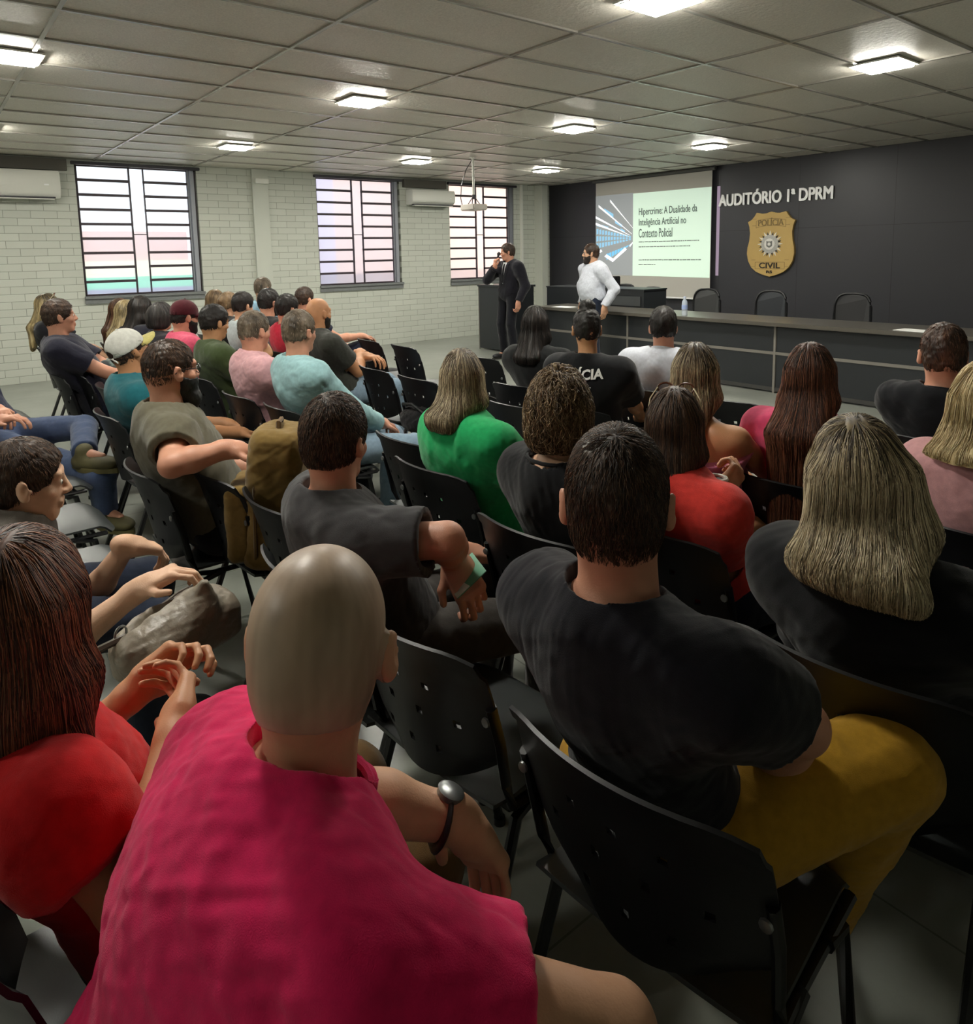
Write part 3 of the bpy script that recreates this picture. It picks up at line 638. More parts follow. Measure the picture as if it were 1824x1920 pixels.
def ceiling_mat():
    m=bpy.data.materials.new('ceiling_tiles'); m.use_nodes=True; nt=m.node_tree; b=nt.nodes['Principled BSDF']
    tc=nt.nodes.new('ShaderNodeTexCoord')
    n=nt.nodes.new('ShaderNodeTexNoise'); n.inputs['Scale'].default_value=95; n.inputs['Detail'].default_value=3; nt.links.new(tc.outputs['Object'],n.inputs['Vector'])
    w=nt.nodes.new('ShaderNodeTexVoronoi'); w.inputs['Scale'].default_value=34; nt.links.new(tc.outputs['Object'],w.inputs['Vector'])
    r=nt.nodes.new('ShaderNodeValToRGB'); r.color_ramp.elements[0].color=lin('cdc8be'); r.color_ramp.elements[1].color=lin('e0dbd0'); r.color_ramp.elements[0].position=.3; r.color_ramp.elements[1].position=.7
    nt.links.new(n.outputs['Fac'],r.inputs[0]); nt.links.new(r.outputs[0],b.inputs['Base Color'])
    mx=nt.nodes.new('ShaderNodeMath'); mx.operation='ADD'; nt.links.new(n.outputs['Fac'],mx.inputs[0]); nt.links.new(w.outputs['Distance'],mx.inputs[1])
    bp=nt.nodes.new('ShaderNodeBump'); bp.inputs['Strength'].default_value=.35; bp.inputs['Distance'].default_value=.004; nt.links.new(mx.outputs[0],bp.inputs['Height']); nt.links.new(bp.outputs[0],b.inputs['Normal'])
    b.inputs['Roughness'].default_value=.45; b.inputs['Specular IOR Level'].default_value=.35
    return m
def floor_mat():
    m=bpy.data.materials.new('polished_floor'); m.use_nodes=True; nt=m.node_tree; b=nt.nodes['Principled BSDF']
    tc=nt.nodes.new('ShaderNodeTexCoord'); n=nt.nodes.new('ShaderNodeTexNoise'); n.inputs['Scale'].default_value=1.6; n.inputs['Detail'].default_value=8; n.inputs['Roughness'].default_value=.65
    nt.links.new(tc.outputs['Object'],n.inputs['Vector']); r=nt.nodes.new('ShaderNodeValToRGB'); r.color_ramp.elements[0].position=.3; r.color_ramp.elements[1].position=.7
    r.color_ramp.elements[0].color=lin('787b73'); r.color_ramp.elements[1].color=lin('90938b'); nt.links.new(n.outputs['Fac'],r.inputs[0])
    br=nt.nodes.new('ShaderNodeTexBrick'); br.inputs['Scale'].default_value=1; br.inputs['Brick Width'].default_value=1.2; br.inputs['Row Height'].default_value=1.2; br.inputs['Mortar Size'].default_value=.003; br.offset=0
    br.inputs['Color1'].default_value=(1,1,1,1);br.inputs['Color2'].default_value=(1,1,1,1);br.inputs['Mortar'].default_value=(.55,.55,.55,1); nt.links.new(tc.outputs['Object'],br.inputs['Vector'])
    mx=nt.nodes.new('ShaderNodeMixRGB'); mx.blend_type='MULTIPLY'; mx.inputs[0].default_value=1; nt.links.new(r.outputs[0],mx.inputs[1]); nt.links.new(br.outputs['Color'],mx.inputs[2]); nt.links.new(mx.outputs[0],b.inputs['Base Color'])
    b.inputs['Roughness'].default_value=.32; b.inputs['Specular IOR Level'].default_value=.45
    return m
def panel_mat():
    m=bpy.data.materials.new('charcoal_panels'); m.use_nodes=True; nt=m.node_tree; b=nt.nodes['Principled BSDF']
    tc=nt.nodes.new('ShaderNodeTexCoord'); sx=nt.nodes.new('ShaderNodeSeparateXYZ'); cx=nt.nodes.new('ShaderNodeCombineXYZ'); nt.links.new(tc.outputs['Object'],sx.inputs[0]); nt.links.new(sx.outputs['X'],cx.inputs['X']); nt.links.new(sx.outputs['Z'],cx.inputs['Y'])
    br=nt.nodes.new('ShaderNodeTexBrick'); nt.links.new(cx.outputs[0],br.inputs['Vector']); br.inputs['Scale'].default_value=1; br.inputs['Brick Width'].default_value=1.30; br.inputs['Row Height'].default_value=1.8; br.inputs['Mortar Size'].default_value=.003; br.offset=0
    br.inputs['Color1'].default_value=lin('36363a'); br.inputs['Color2'].default_value=lin('37373b'); br.inputs['Mortar'].default_value=lin('1c1c1e'); nt.links.new(br.outputs['Color'],b.inputs['Base Color'])
    b.inputs['Roughness'].default_value=.42; b.inputs['Specular IOR Level'].default_value=.4
    return m
M_block,M_ceil,M_floor,M_panel=brick_mat(),ceiling_mat(),floor_mat(),panel_mat()
M_paint=mat('wall_paint','bdc0b6',.6,.3); M_dark=mat('dark_frame','2c2a30',.45); M_white=mat('white_plastic','d8d8d0',.4); M_sill=mat('sill_concrete','6f7272',.7,noise=.08)
M_black=mat('black_laminate','25282b',.4,noise=.05,nscale=8); M_grey=mat('grey_edge','77736c',.5); M_steel=mat('brushed_steel','9a9a9a',.3,metal=.9)
M_blackp=mat('black_plastic','101114',.42,spec=.45,bump=.05,bscale=500); M_seat=mat('chair_seat_plastic','343737',.38,spec=.55,bump=.05,bscale=400); M_tube=mat('black_steel_tube','0b0b0d',.32,spec=.5)
M_bolt=mat('bolt','8d9090',.3,metal=.8)
MATS=dict(shoe_black=mat('shoe_black','141416',.5),shoe_brown=mat('shoe_brown','4f4a2c',.7,noise=.15),shoe_white=mat('shoe_white','c9c7b8',.6),sole=mat('sole_dark','26241f',.7),shoe_white_sole=mat('sole_white','d8d5c8',.6),shoe_brown_sole=mat('sole_olive','5c5632',.7),
    eye=mat('eye_white','d8d2ca',.25),iris=mat('iris_dark','1c120c',.2),brow=mat('eyebrow_dark','2a1c14',.7))
# floor, ceiling
mb=MB(); mb.box((-.3,YB-.2,-.12),(XR+.2,.2,0)); mb.build('floor',M_floor,**ST)
mb=MB(); mb.box((-.3,YB-.2,ZC+.008),(XR+.2,.2,ZC+.15)); mb.build('ceiling',M_ceil,**ST)
mb=MB()
x=.61
while x<XR: mb.box((x-.012,YB,ZC-.004),(x+.012,0,ZC+.012)); x+=.625
y=-.57
while y>YB: mb.box((0,y-.012,ZC-.0035),(XR,y+.012,ZC+.012)); y-=1.253
M_tbar=mat('ceiling_rail','a09c94',.22,spec=.6)
mb.build('trim_1',M_tbar,**ST)
# window wall with three openings
WY=[(-8.32,-6.81),(-5.0,-3.48),(-2.45,-.93)]; WZ=(1.055,2.755)
mb=MB(); ys=[YB]+[v for w in WY for v in w]+[.0]
for i in range(0,len(ys),2): mb.box((-.18,ys[i],0),(0,ys[i+1],ZC+.01))
for a,b in WY: mb.box((-.18,a,0),(0,b,WZ[0])); mb.box((-.18,a,WZ[1]),(0,b,ZC+.01))
mb.build('wall_left',M_block,**ST)
mb=MB(); mb.box((-.18,0,0),(XR+.2,.15,ZC+.01)); mb.build('wall_front',M_panel,**ST)
mb=MB(); mb.box((XR,YB,0),(XR+.15,0,ZC+.01)); mb.build('wall_right',M_paint,**ST)
mb=MB(); mb.box((-.18,YB-.15,0),(XR+.2,YB,ZC+.01)); mb.build('wall_back',M_paint,**ST)
# pillars on the window wall, light strip beside the dark panels
mb=MB(); mb.box((0,-6.03,0),(.05,-5.79,ZC)); mb.box((0,-.40,0),(.22,-.25,ZC)); mb.build('trim_2',M_paint,**ST)
mb=MB(); mb.box((0,-.78,0),(.04,-.735,ZC)); mb.build('trim_3',M_white,**ST)
# dark boxes (closed openings) above the air conditioners
M_box=mat('grey_cover_box','55524b',.7)
mb=MB(); mb.box((0,-10.4,2.655),(.07,-8.41,2.80)); mb.build('trim_4',M_box,**ST)
mb=MB(); mb.box((0,-3.42,2.655),(.07,-2.55,2.79)); mb.build('trim_5',M_box,**ST)
# windows
M_glass=bpy.data.materials.new('sheer_blind_glass'); M_glass.use_nodes=True
def glass_setup():
    nt=M_glass.node_tree; nt.nodes.clear(); o=nt.nodes.new('ShaderNodeOutputMaterial'); t=nt.nodes.new('ShaderNodeBsdfTransparent'); t.inputs[0].default_value=(.95,.96,.97,1)
    d=nt.nodes.new('ShaderNodeBsdfTranslucent'); d.inputs[0].default_value=(.9,.9,.92,1); m=nt.nodes.new('ShaderNodeMixShader'); m.inputs[0].default_value=.35
    nt.links.new(t.outputs[0],m.inputs[1]); nt.links.new(d.outputs[0],m.inputs[2]); nt.links.new(m.outputs[0],o.inputs[0])
glass_setup()
M_frame=mat('window_steel','33282f',.5)
for wi,(a,b) in enumerate(WY):
    z0,z1=WZ; mb=MB(); t=.022; xf0,xf1=-.10,-.065
    mb.box((xf0,a,z0),(xf1,a+t,z1)); mb.box((xf0,b-t,z0),(xf1,b,z1)); mb.box((xf0,a,z1-t),(xf1,b,z1)); mb.box((xf0,a,z0),(xf1,b,z0+t))
    W=b-a; c0=a+W*.435; c1=a+W*.545
    win=mb.build('window_%d'%(wi+1),M_frame,**ST)
    for k,(p,q) in enumerate(((a+t,c0),(c1,b-.10))):
        f=MB(); 
        f.box((xf0+.004,p,z0),(xf1+.006,p+.014,z1)); f.box((xf0+.004,q-.016,z0),(xf1+.006,q,z1))
        n=9
        for i in range(1,n+1):
            z=z0+(z1-z0)*i/(n+.0) - .004
            if i<n: f.box((xf0+.004,p,z-.017),(xf1+.008,q,z+.017))
        f.build('casement',M_frame,win)
    f=MB(); f.box((xf0+.004,c0,z0+(z1-z0)*.47),(xf1+.004,c1,z0+(z1-z0)*.47+.012)); f.box((xf0+.004,c0+.0,z0),(xf1,c0+.004,z1)); f.build('transom',M_frame,win)
    f=MB(); f.box((xf0-.012,a,z0),(xf0-.008,b,z1)); f.build('pane',M_glass,win)
    f=MB(); f.box((-.10,a-.01,z0-.035),(.05,b+.01,z0+.0)); f.box((-.02,a-.008,z0-.10),(.028,b+.008,z0-.035)); f.build('window_sill',M_sill,win)
    f=MB(); f.box((-.02,a-.04,z1-.012),(.055,b+.04,z1+.03)); f.build('blind_cassette',M_dark,win,bevel=.006)
    f=MB(); f.tube([(-.06,b-.10,z0),(-.06,b-.10,z1)],.012,8); f.box((-.085,b-.085,z0),(-.02,b-.03,z1)); f.build('side_post',mat('side_post','8e9198',.5),win)
    if wi==2:
        f=MB(); 
        N=14; vs=[]
        for j,z in enumerate((z0-.05,z1)):
            for i in range(N*2): vs.append((-.03+.018*math.sin(i*1.3),b-.13+.15*i/(N*2),z))
        f.add(vs,[(i,i+1,N*2+i+1,N*2+i) for i in range(N*2-1)]); o=f.build('side_blind',fabric('drape','77787f'),win,smooth=True)
        sm=o.modifiers.new('s','SOLIDIFY'); sm.thickness=.004
# outside: sunlit neighbouring walls seen through the windows
def ext(name,x,y0,y1,z0,z1,col,lab,cat='facade'):
    f=MB(); f.box((x-.25,y0,z0),(x,y1,z1)); f.build(name,mat('ext_'+col+name,col,.9),label=lab,category=cat)
ext('house_wall',-3.0,-12.2,-6.0,-.5,1.02,'8f9bc8','pale blue painted lower wall outside the left window','wall')
ext('green_wall',-3.15,-12.2,-6.0,1.02,1.22,'30c890','green band of wall outside the left window','wall')
ext('cream_wall',-3.3,-12.2,-6.0,1.22,1.50,'e8dcb4','cream wall strip outside the left window','wall')
ext('brick_wall',-3.45,-12.2,-6.0,1.50,2.02,'c89a88','pinkish brick wall outside the left window','wall')
ext('house_wall',-3.0,-5.9,-3.2,-.5,4.2,'b4b0c8','lilac grey house wall outside the middle window','house')
ext('house_wall',-3.0,-3.2,-1.7,-.5,4.2,'d0b4a8','pinkish house wall outside the middle window','house')
ext('house_wall',-3.0,-1.6,3.5,-.5,4.6,'f0c8b0','salmon sunlit house wall outside the right window','house')
f=MB(); f.box((-9,-25,-.62),(-.2,12,-.5)); f.build('ground',mat('ground_out','a09a90',.9),label='pale paved ground outside the windows',category='ground')
# ------------------------------------------------------------------ ceiling lamps
M_led=mat('led_panel','ffffff',.5,emis='fffcf0',estr=90); M_led2=mat('led_panel_dim','ffffff',.5,emis='fffcf0',estr=60); M_ledoff=mat('led_panel_off','b8b8b0',.4)
LP=[(5.11,-9.45),(5.11,-6.97),(5.11,-4.47),(5.11,-2.06),(2.09,-9.45),(2.09,-6.97),(2.02,-4.43),(2.09,-2.04),(8.22,-4.50),(8.14,-6.90),(8.14,-9.42),(5.11,-11.9),(8.14,-11.9)]
LBL=['nearest the left edge of the photo','above the middle of the left audience block','above the front rows, right of the projector','above the hanging screen end','at the far left by the big air conditioner',
     'near the first window','between the middle window and the projector','nearest the speakers by the third window','near the dark front wall on the right','cut by the top edge of the photo','over the near rows','in the row behind the audience, left','in the row behind the audience, middle','over the near right corner']
for (x,y),l in zip(LP,LBL):
    e=empty('ceiling_light',(x,y,ZC-.012),0,label='small square recessed ceiling light, lit, '+l,category='ceiling light',group='square recessed ceiling lights')
    f=MB(); f.box((-.17,-.17,.0),(.17,.17,.012)); f.box((-.15,-.15,-.004),(.15,.15,0)); f.build('light_frame',M_white,e)
    f=MB(); f.box((-.145,-.145,-.014),(.145,.145,-.0045)); f.build('diffuser',M_led if y>-9.44 or x<6 and y>-10 else M_led2,e)
# ------------------------------------------------------------------ air conditioners, emergency light
def aircon(y0,y1,z0,z1,lab):
    e=empty('air_conditioner',(0,(y0+y1)/2,(z0+z1)/2),0,label=lab,category='air conditioner'); w=(y1-y0)/2; hgt=(z1-z0)/2
    f=MB(); f.prism([(0,-hgt),(.15,-hgt),(.215,-hgt*.55),(.225,hgt*.5),(.20,hgt),(0,hgt)],-w,w,axis='y'); f.build('casing',M_white,e,bevel=.008,smooth=True)
    f=MB(); f.box((.06,-w*.93,-hgt-.004),(.205,w*.90,-hgt+.012)); f.build('air_outlet',M_dark,e)
    f=MB(); f.box((.14,-w*.9,-hgt-.02),(.215,w*.88,-hgt-.010)); f.build('louvre',M_white,e)
    f=MB(); f.box((.2245,w*.72,-hgt*.1),(.229,w*.8,0)); f.build('indicator',mat('indicator','f0f0f0',.3),e)
aircon(-9.78,-8.52,2.30,2.63,'long white split air conditioner at left edge beside first window')
aircon(-3.36,-2.47,2.36,2.61,'small white split air conditioner between middle and right windows')
f=MB(); f.box((.05,-6.0,2.60),(.12,-5.80,2.67)); f.build('emergency_light',M_white,bevel=.006,label='small white emergency light on the pale pillar near the ceiling',category='emergency light')
# ------------------------------------------------------------------ projector on its pole
e=empty('projector',(2.77,-4.02,2.15),0,label='ceiling projector hanging on a pole before the right window',category='projector')
M_proj=mat('projector_body','bdb6ad',.45)
f=MB(); f.tube([(0,0,.10),(0,0,.65)],.016,10); f.lathe([(.05,.645),(.05,.655)],16); f.build('pole',M_white,e,smooth=True)
f=MB(); f.box((-.15,-.12,-.05),(.15,.12,.03)); f.build('housing',M_proj,e,bevel=.012,smooth=True)
f=MB(); f.lathe([(.035,0),(.038,.03),(.028,.035)],16,M=Matrix.Translation((-.07,.12,-.01))@Matrix.Rotation(R_(-90),4,'X')); f.build('lens',M_dark,e,smooth=True)
f=MB()
for a in range(4): f.tube([(.02*math.cos(a*1.57),.02*math.sin(a*1.57),.13),(.09*math.cos(a*1.57+.6),.08*math.sin(a*1.57+.6),.03)],.006,6)
f.lathe([(.022,.10),(.022,.16)],12); f.build('bracket',M_dark,e,smooth=True)
f=MB(); f.tube([(0,0,.64),(-.09,-.05,.5),(-.15,-.09,.3),(-.16,-.10,.12),(-.12,-.10,0)],.006,6); f.build('cable',M_dark,e,smooth=True)
# ------------------------------------------------------------------ projection screen
e=empty('projection_screen',(2.6,-.05,.72),0,label='white pull-down projection screen showing a slide on the dark wall',category='projection screen')
M_scr=mat('screen_cloth','b9b6ae',.8)
f=MB(); f.box((-1.27,-.03,0),(1.20,-.026,2.07)); f.build('screen_cloth',M_scr,e)
f=MB(); f.tube([(-1.33,-.03,2.06),(1.26,-.03,2.06)],.034,10); f.build('roller_case',mat('roller','4a4a48',.5),e,smooth=True)
f=MB(); f.tube([(-1.27,-.03,0),(1.20,-.03,0)],.014,8); f.build('bottom_bar',mat('bar_white','e6e6e6',.4),e,smooth=True)
SY=-.033
def emi(n,c,st=.55): return mat('slide_'+n,c,.9,spec=0,emis=c,estr=st)
def quad(pts,y,name,m,parent):
    f=MB(); f.add([(p[0],y,p[1]) for p in pts],[tuple(range(len(pts)))]); return f.build(name,m,parent)
X0=-1.27;XS=-.385;XE=1.197
sl=quad([(X0,.36),(XS,.36),(XS,1.80),(X0,1.80)],SY,'slide_picture',emi('grey','9a9ea0',.22),e)
vx,vz=-.38,1.02
def br(p0,p1,w0,w1,m,y): 
    quad([(p0[0],p0[1]-w0),(p1[0],p1[1]-w1),(p1[0],p1[1]+w1),(p0[0],p0[1]+w0)],y,'picture_streak',m,sl)
for a,b_ in (((-.92,1.70),(-.385,1.19)),((-1.20,1.62),(vx-.03,1.09)),((X0,1.42),(vx-.08,1.07)),((X0,1.30),(vx-.10,1.05))): br(a,b_,.022,.004,emi('white','f4f6fa',.40),SY-.002)
rs=np.random.default_rng(4)
f=MB()
for i in range(12):
    x=X0+.02+i*.07; s_=(vx-x)/(vx-X0); z0=vz-.02-.16*s_; z1=vz+.02+.20*s_
    for j in range(3): 
        a=z0+(z1-z0)*j/3; f.add([(x,SY-.002,a),(x+.05,SY-.002,a+.01*s_),(x+.05,SY-.002,a+(z1-z0)/3*.8),(x,SY-.002,a+(z1-z0)/3*.75)],[(0,1,2,3)])
f.build('picture_monitors',emi('blue','8dbcd8',.36),sl)
f=MB()
for i in range(9):
    x=-1.0+i*.065; s_=(vx-x)/.65; z=vz-.10-.30*s_; f.add([(x,SY-.002,z),(x+.055,SY-.002,z+.03),(x+.055,SY-.002,z+.03+.10*s_),(x,SY-.002,z+.12*s_)],[(0,1,2,3)])
f.build('picture_desk_screens',emi('blue2','74b8de',.38),sl)
f=MB(); f.add([(-1.05,SY-.003,.70),(-.85,SY-.003,.60),(-.52,SY-.003,.82),(-.56,SY-.003,.86),(-.84,SY-.003,.66),(-1.0,SY-.003,.74)],[(0,1,2,3,4,5)])
f.add([(-1.25,SY-.003,.74),(-1.1,SY-.003,.79),(-1.13,SY-.003,.83),(-1.25,SY-.003,.79)],[(0,1,2,3)]); f.add([(-.45,SY-.003,.86),(-.39,SY-.003,.92),(-.39,SY-.003,.95),(-.46,SY-.003,.89)],[(0,1,2,3)]); f.build('picture_desk_edges',emi('white','f4f6fa',.40),sl)
for (x,z,w_,h_) in ((-.95,1.45,.22,.05),(-.72,1.26,.16,.035),(-1.1,1.23,.28,.03),(-.62,1.15,.10,.02)): quad([(x-w_/2,z+h_),(x+w_/2,z-h_*1.2),(x+w_/2,z+h_*.2),(x-w_/2,z+h_*2.4)],SY-.0015,'picture_ceiling_panel',emi('blue3','8fc0de',.35),sl)
sp=quad([(XS,.36),(XE,.345),(XE,1.775),(XS,1.785)],SY-.004,'slide_text_panel',emi('mint','d4ead9',.26),e)
M_txt=mat('slide_text','6a7a74',.9,spec=0)
for tx_,x0_,x1_,z_,h_ in (('Hipercrime: A Dualidade da',-.25,.94,1.40,.155),('Inteligência Artificial no',-.25,.73,1.22,.155),('Contexto Policial',-.25,.46,1.05,.15)):
    fit_text('slide_text',tx_,(x0_,z_-.03,x1_,z_-.03+h_),SY-.006,0,M_txt,sp,bold=.002)
for x1_,z_ in ((.99,.945),(.82,.86),(1.03,.635),(.12,.555)):
    f=MB(); x_=-.25
    while x_<x1_: w_=rs.uniform(.02,.09); f.box((x_,SY-.0065,z_-.008*rs.uniform(.6,1)),(min(x_+w_,x1_),SY-.006,z_+.010*rs.uniform(.6,1))); x_+=w_+.008
    f.build('slide_small_print',mat('slide_text2','83918a',.9,spec=0),sp)
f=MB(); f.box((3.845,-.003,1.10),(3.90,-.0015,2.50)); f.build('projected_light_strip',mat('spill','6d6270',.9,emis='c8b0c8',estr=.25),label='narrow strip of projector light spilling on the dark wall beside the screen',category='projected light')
# ------------------------------------------------------------------ wall lettering and badge
fit_text('wall_lettering','AUDITÓRIO 1ª DPRM',(3.895,2.185,5.69,2.405),-.002,.022,mat('letter_white','ffffff',.6),None,bold=.008,label='raised white letters on the dark wall above the police badge',category='sign')
bx,bz=4.80,1.58
e=empty('police_badge',(bx,-.003,bz),0,label='large golden police shield badge mounted on the dark wall',category='badge')
M_gold=mat('badge_gold','b89a5c',.5,spec=.4,noise=.05,nscale=4)
half=[(0,.475),(.07,.455),(.14,.450),(.235,.470),(.265,.42),(.31,.37),(.375,.335),(.35,.27),(.335,.17),(.345,.05),(.372,-.05),(.378,-.14),(.355,-.25),(.30,-.345),(.22,-.41),(.12,-.45),(0,-.482)]
poly=half+[(-x_,z_) for x_,z_ in half[-2:0:-1]]
f=MB(); f.prism(poly,-.045,0); f.build('shield_plate',M_gold,e)
def ribbon(zc,hh,bow,name):
    f=MB(); N=14
    for sgn in (1,-1):
        vs=[]
        for i in range(N+1):
            x_=-.235+.47*i/N; z_=zc+sgn*hh-bow*(x_/.235)**2; vs+=[(x_,-.0465,z_-.003),(x_,-.0465,z_+.003)]
        f.add(vs,[(2*i,2*i+2,2*i+3,2*i+1) for i in range(N)])
    for sx_ in (-1,1): f.box((sx_*.235-.003,-.047,zc-bow-hh),(sx_*.235+.003,-.0462,zc-bow+hh)); f.box((min(sx_*.235,sx_*.30),-.047,zc-bow-hh+.03),(max(sx_*.235,sx_*.30),-.0462,zc-bow-hh+.035)); f.box((min(sx_*.235,sx_*.30),-.047,zc-bow+hh+.03),(max(sx_*.235,sx_*.30),-.0462,zc-bow+hh+.035))
    f.build(name,mat('badge_line','7a6238',.6),e)
ribbon(.325,.05,.03,'upper_ribbon'); ribbon(-.315,.05,-.0,'lower_ribbon')
M_bt=mat('badge_text','2a2218',.6)
fit_text('badge_lettering','POLÍCIA',(-.20,.27,.20,.385),-.0475,.004,mat('badge_text_light','7f693f',.6),e,bold=.002)
fit_text('badge_lettering','CIVIL',(-.165,-.355,.165,-.275),-.0475,.004,M_bt,e,bold=.003)
fit_text('badge_lettering','RS',(-.045,-.43,.045,-.392),-.0475,.004,M_bt,e,bold=.003)
f=MB(); g_=MB()
for k in range(12):
    a=2*math.pi*k/12+math.pi/2
    for q,(aa,r1,wd) in enumerate(((a,.205,.13),(a+math.pi/12,.185,.11))):
        c_,s_=math.cos(aa),math.sin(aa); p=[(r1*c_,-.052-.002*(1-q),r1*s_),(.125*math.cos(aa-wd*1.6),-.050,.125*math.sin(aa-wd*1.6)),(.125*math.cos(aa+wd*1.6),-.050,.125*math.sin(aa+wd*1.6)),(.12*c_,-.062,.12*s_)]
        (g_ if q else f).add(p,[(0,1,3),(0,3,2),(1,2,3),(0,2,1)])
f.build('star_ray',mat('ray_white','ddd6c2',.35),e); g_.build('star_ray',mat('ray_dark','3a3630',.4),e)
f=MB(); f.lathe([(.135,-.0),(.135,.016),(.125,.018)],36,M=Matrix.Translation((0,-.046,0))@Matrix.Rotation(R_(90),4,'X')); f.build('medallion',mat('medallion','a9a7a0',.4,noise=.2,nscale=90),e,smooth=True)
f=MB(); f.lathe([(.082,0),(.082,.006)],30,M=Matrix.Translation((0,-.064,0))@Matrix.Rotation(R_(90),4,'X')); f.build('medallion_centre',mat('medal_white','d5d3cc',.4),e)
f=MB(); f.prism([(-.045,.05),(-.03,.04),(.03,.04),(.045,.05),(.045,-.03),(0,-.055),(-.045,-.03)],-.074,-.070); f.lathe([(.024,0),(.024,.004)],18,M=Matrix.Translation((0,-.074,0))@Matrix.Rotation(R_(90),4,'X'),mi=1); f.build('crest',[mat('crest_grey','6d6c68',.5),mat('medal_white','d5d3cc',.4)],e)
# ------------------------------------------------------------------ desks
e=empty('conference_desk',(7.5,-3.03,0),0,label='long dark conference desk running along the front of the room',category='desk')
def dbox(nm,lo,hi,m,bev=0): f=MB(); f.box([lo[0]-7.5,lo[1]+3.03,lo[2]],[hi[0]-7.5,hi[1]+3.03,hi[2]]); return f.build(nm,m,e,bevel=bev)
dbox('desk_top',(2.95,-3.12,.715),(12.9,-2.42,.755),mat('desk_top','57534c',.28,spec=.6,noise=.06,nscale=5),.004)
for x0,x1 in ((2.97,4.62),(4.64,6.61),(6.65,8.6),(8.64,10.6),(10.64,12.88)):
    dbox('front_panel',(x0,-3.03,.44),(x1,-3.005,.70),M_black); dbox('front_panel',(x0,-3.03,.06),(x1,-3.005,.41),M_black)
dbox('rail',(2.97,-3.038,.41),(12.88,-3.01,.44),M_grey); dbox('rail',(2.97,-3.038,.02),(12.88,-3.0,.06),mat('kick','3b3a38',.5))
for x in (2.96,4.63,6.63,8.62,10.62,12.88): dbox('upright',(x-.012,-3.04,0),(x+.012,-2.5,.715),M_grey)
e=empty('lectern_cabinet',(1.9,-3.0,0),0,label='tall dark box lectern beside the man in the dark suit',category='lectern')
f=MB(); f.box((-.33,-.03,.02),(.47,.42,1.0)); f.build('cabinet_body',M_black,e,bevel=.004)
f=MB(); f.box((-.35,-.05,1.0),(.49,.44,1.03)); f.build('top',M_black,e,bevel=.003)
f=MB(); f.box((-.345,-.035,0),(-.33,-.02,1.0)); f.build('edge_strip',M_grey,e)
f=MB(); f.box((-.06,-.02,1.031),(.0,.01,1.05)); f.build('cap_piece',M_white,e)
e=empty('side_counter',(3.2,-2.2,0),0,label='grey fronted raised counter behind the left end of the desk',category='counter')
f=MB(); f.box((-.75,-.18,0),(1.15,.30,.98)); f.build('front_panel',M_black,e)
f=MB(); f.box((.25,-.195,.77),(1.1,-.181,.90)); f.build('side_panel',mat('counter_panel','46494a',.5),e)
f=MB(); f.box((-.76,-.19,.98),(1.16,.31,1.0)); f.build('counter_top',M_black,e,bevel=.003)
f=MB(); f.box((.0,-.0,1.015),(.55,.10,1.16)); f.build('monitor',M_blackp,bevel=.01,label='low black box standing on the counter behind the speakers',category='box'); S.objects['monitor'].location=(3.15,-2.2,0); S.objects['monitor'].name='equipment_case'
def aty_(px,y,z):
    xs=np.arange(2,12,.005); P=np.stack([xs,np.full_like(xs,y),np.full_like(xs,z)],1)-CAM; u=CX+F_PX*(P@c_r)/(P@c_f); return (float(xs[np.argmin(abs(u-px))]),y,z)
def paper(px,py,w_,d_,rz,lab):
    P=aty_(px,-2.97,.7585); f=MB(); f.box((-w_/2,-d_/2,-.002),(w_/2,d_/2,.001)); o=f.build('paper_sheet',mat('paper','f2f2ee',.6),label=lab,category='paper'); o.location=P; o.rotation_euler=(0,0,R_(rz))
paper(1058,581,.30,.21,5,'white paper sheet on the desk end near the suited speaker')
paper(1716,630,.30,.21,-6,'white paper sheet on the desk at the right, near the short-haired man in black')
# bottle
P=aty_(1283,-3.0,.7555); e=empty('water_bottle',P,0,label='clear plastic water bottle standing on the conference desk',category='bottle')
M_pet=mat('clear_plastic','dfe8f4',.08,spec=.6); M_pet.node_tree.nodes['Principled BSDF'].inputs['Alpha'].default_value=.55
f=MB(); f.lathe([(.030,0),(.034,.006),(.034,.05),(.031,.055),(.034,.06),(.034,.14),(.030,.165),(.014,.195),(.013,.205)],20); f.build('bottle_body',M_pet,e,smooth=True)
f=MB(); f.lathe([(.0345,.075),(.0345,.125)],20); f.build('label_band',mat('bottle_label','9fb2dd',.5),e,smooth=True)
f=MB(); f.lathe([(.016,.203),(.016,.222),(.012,.224)],16); f.build('bottle_cap',mat('cap_blue','c8d2e6',.4),e,smooth=True)
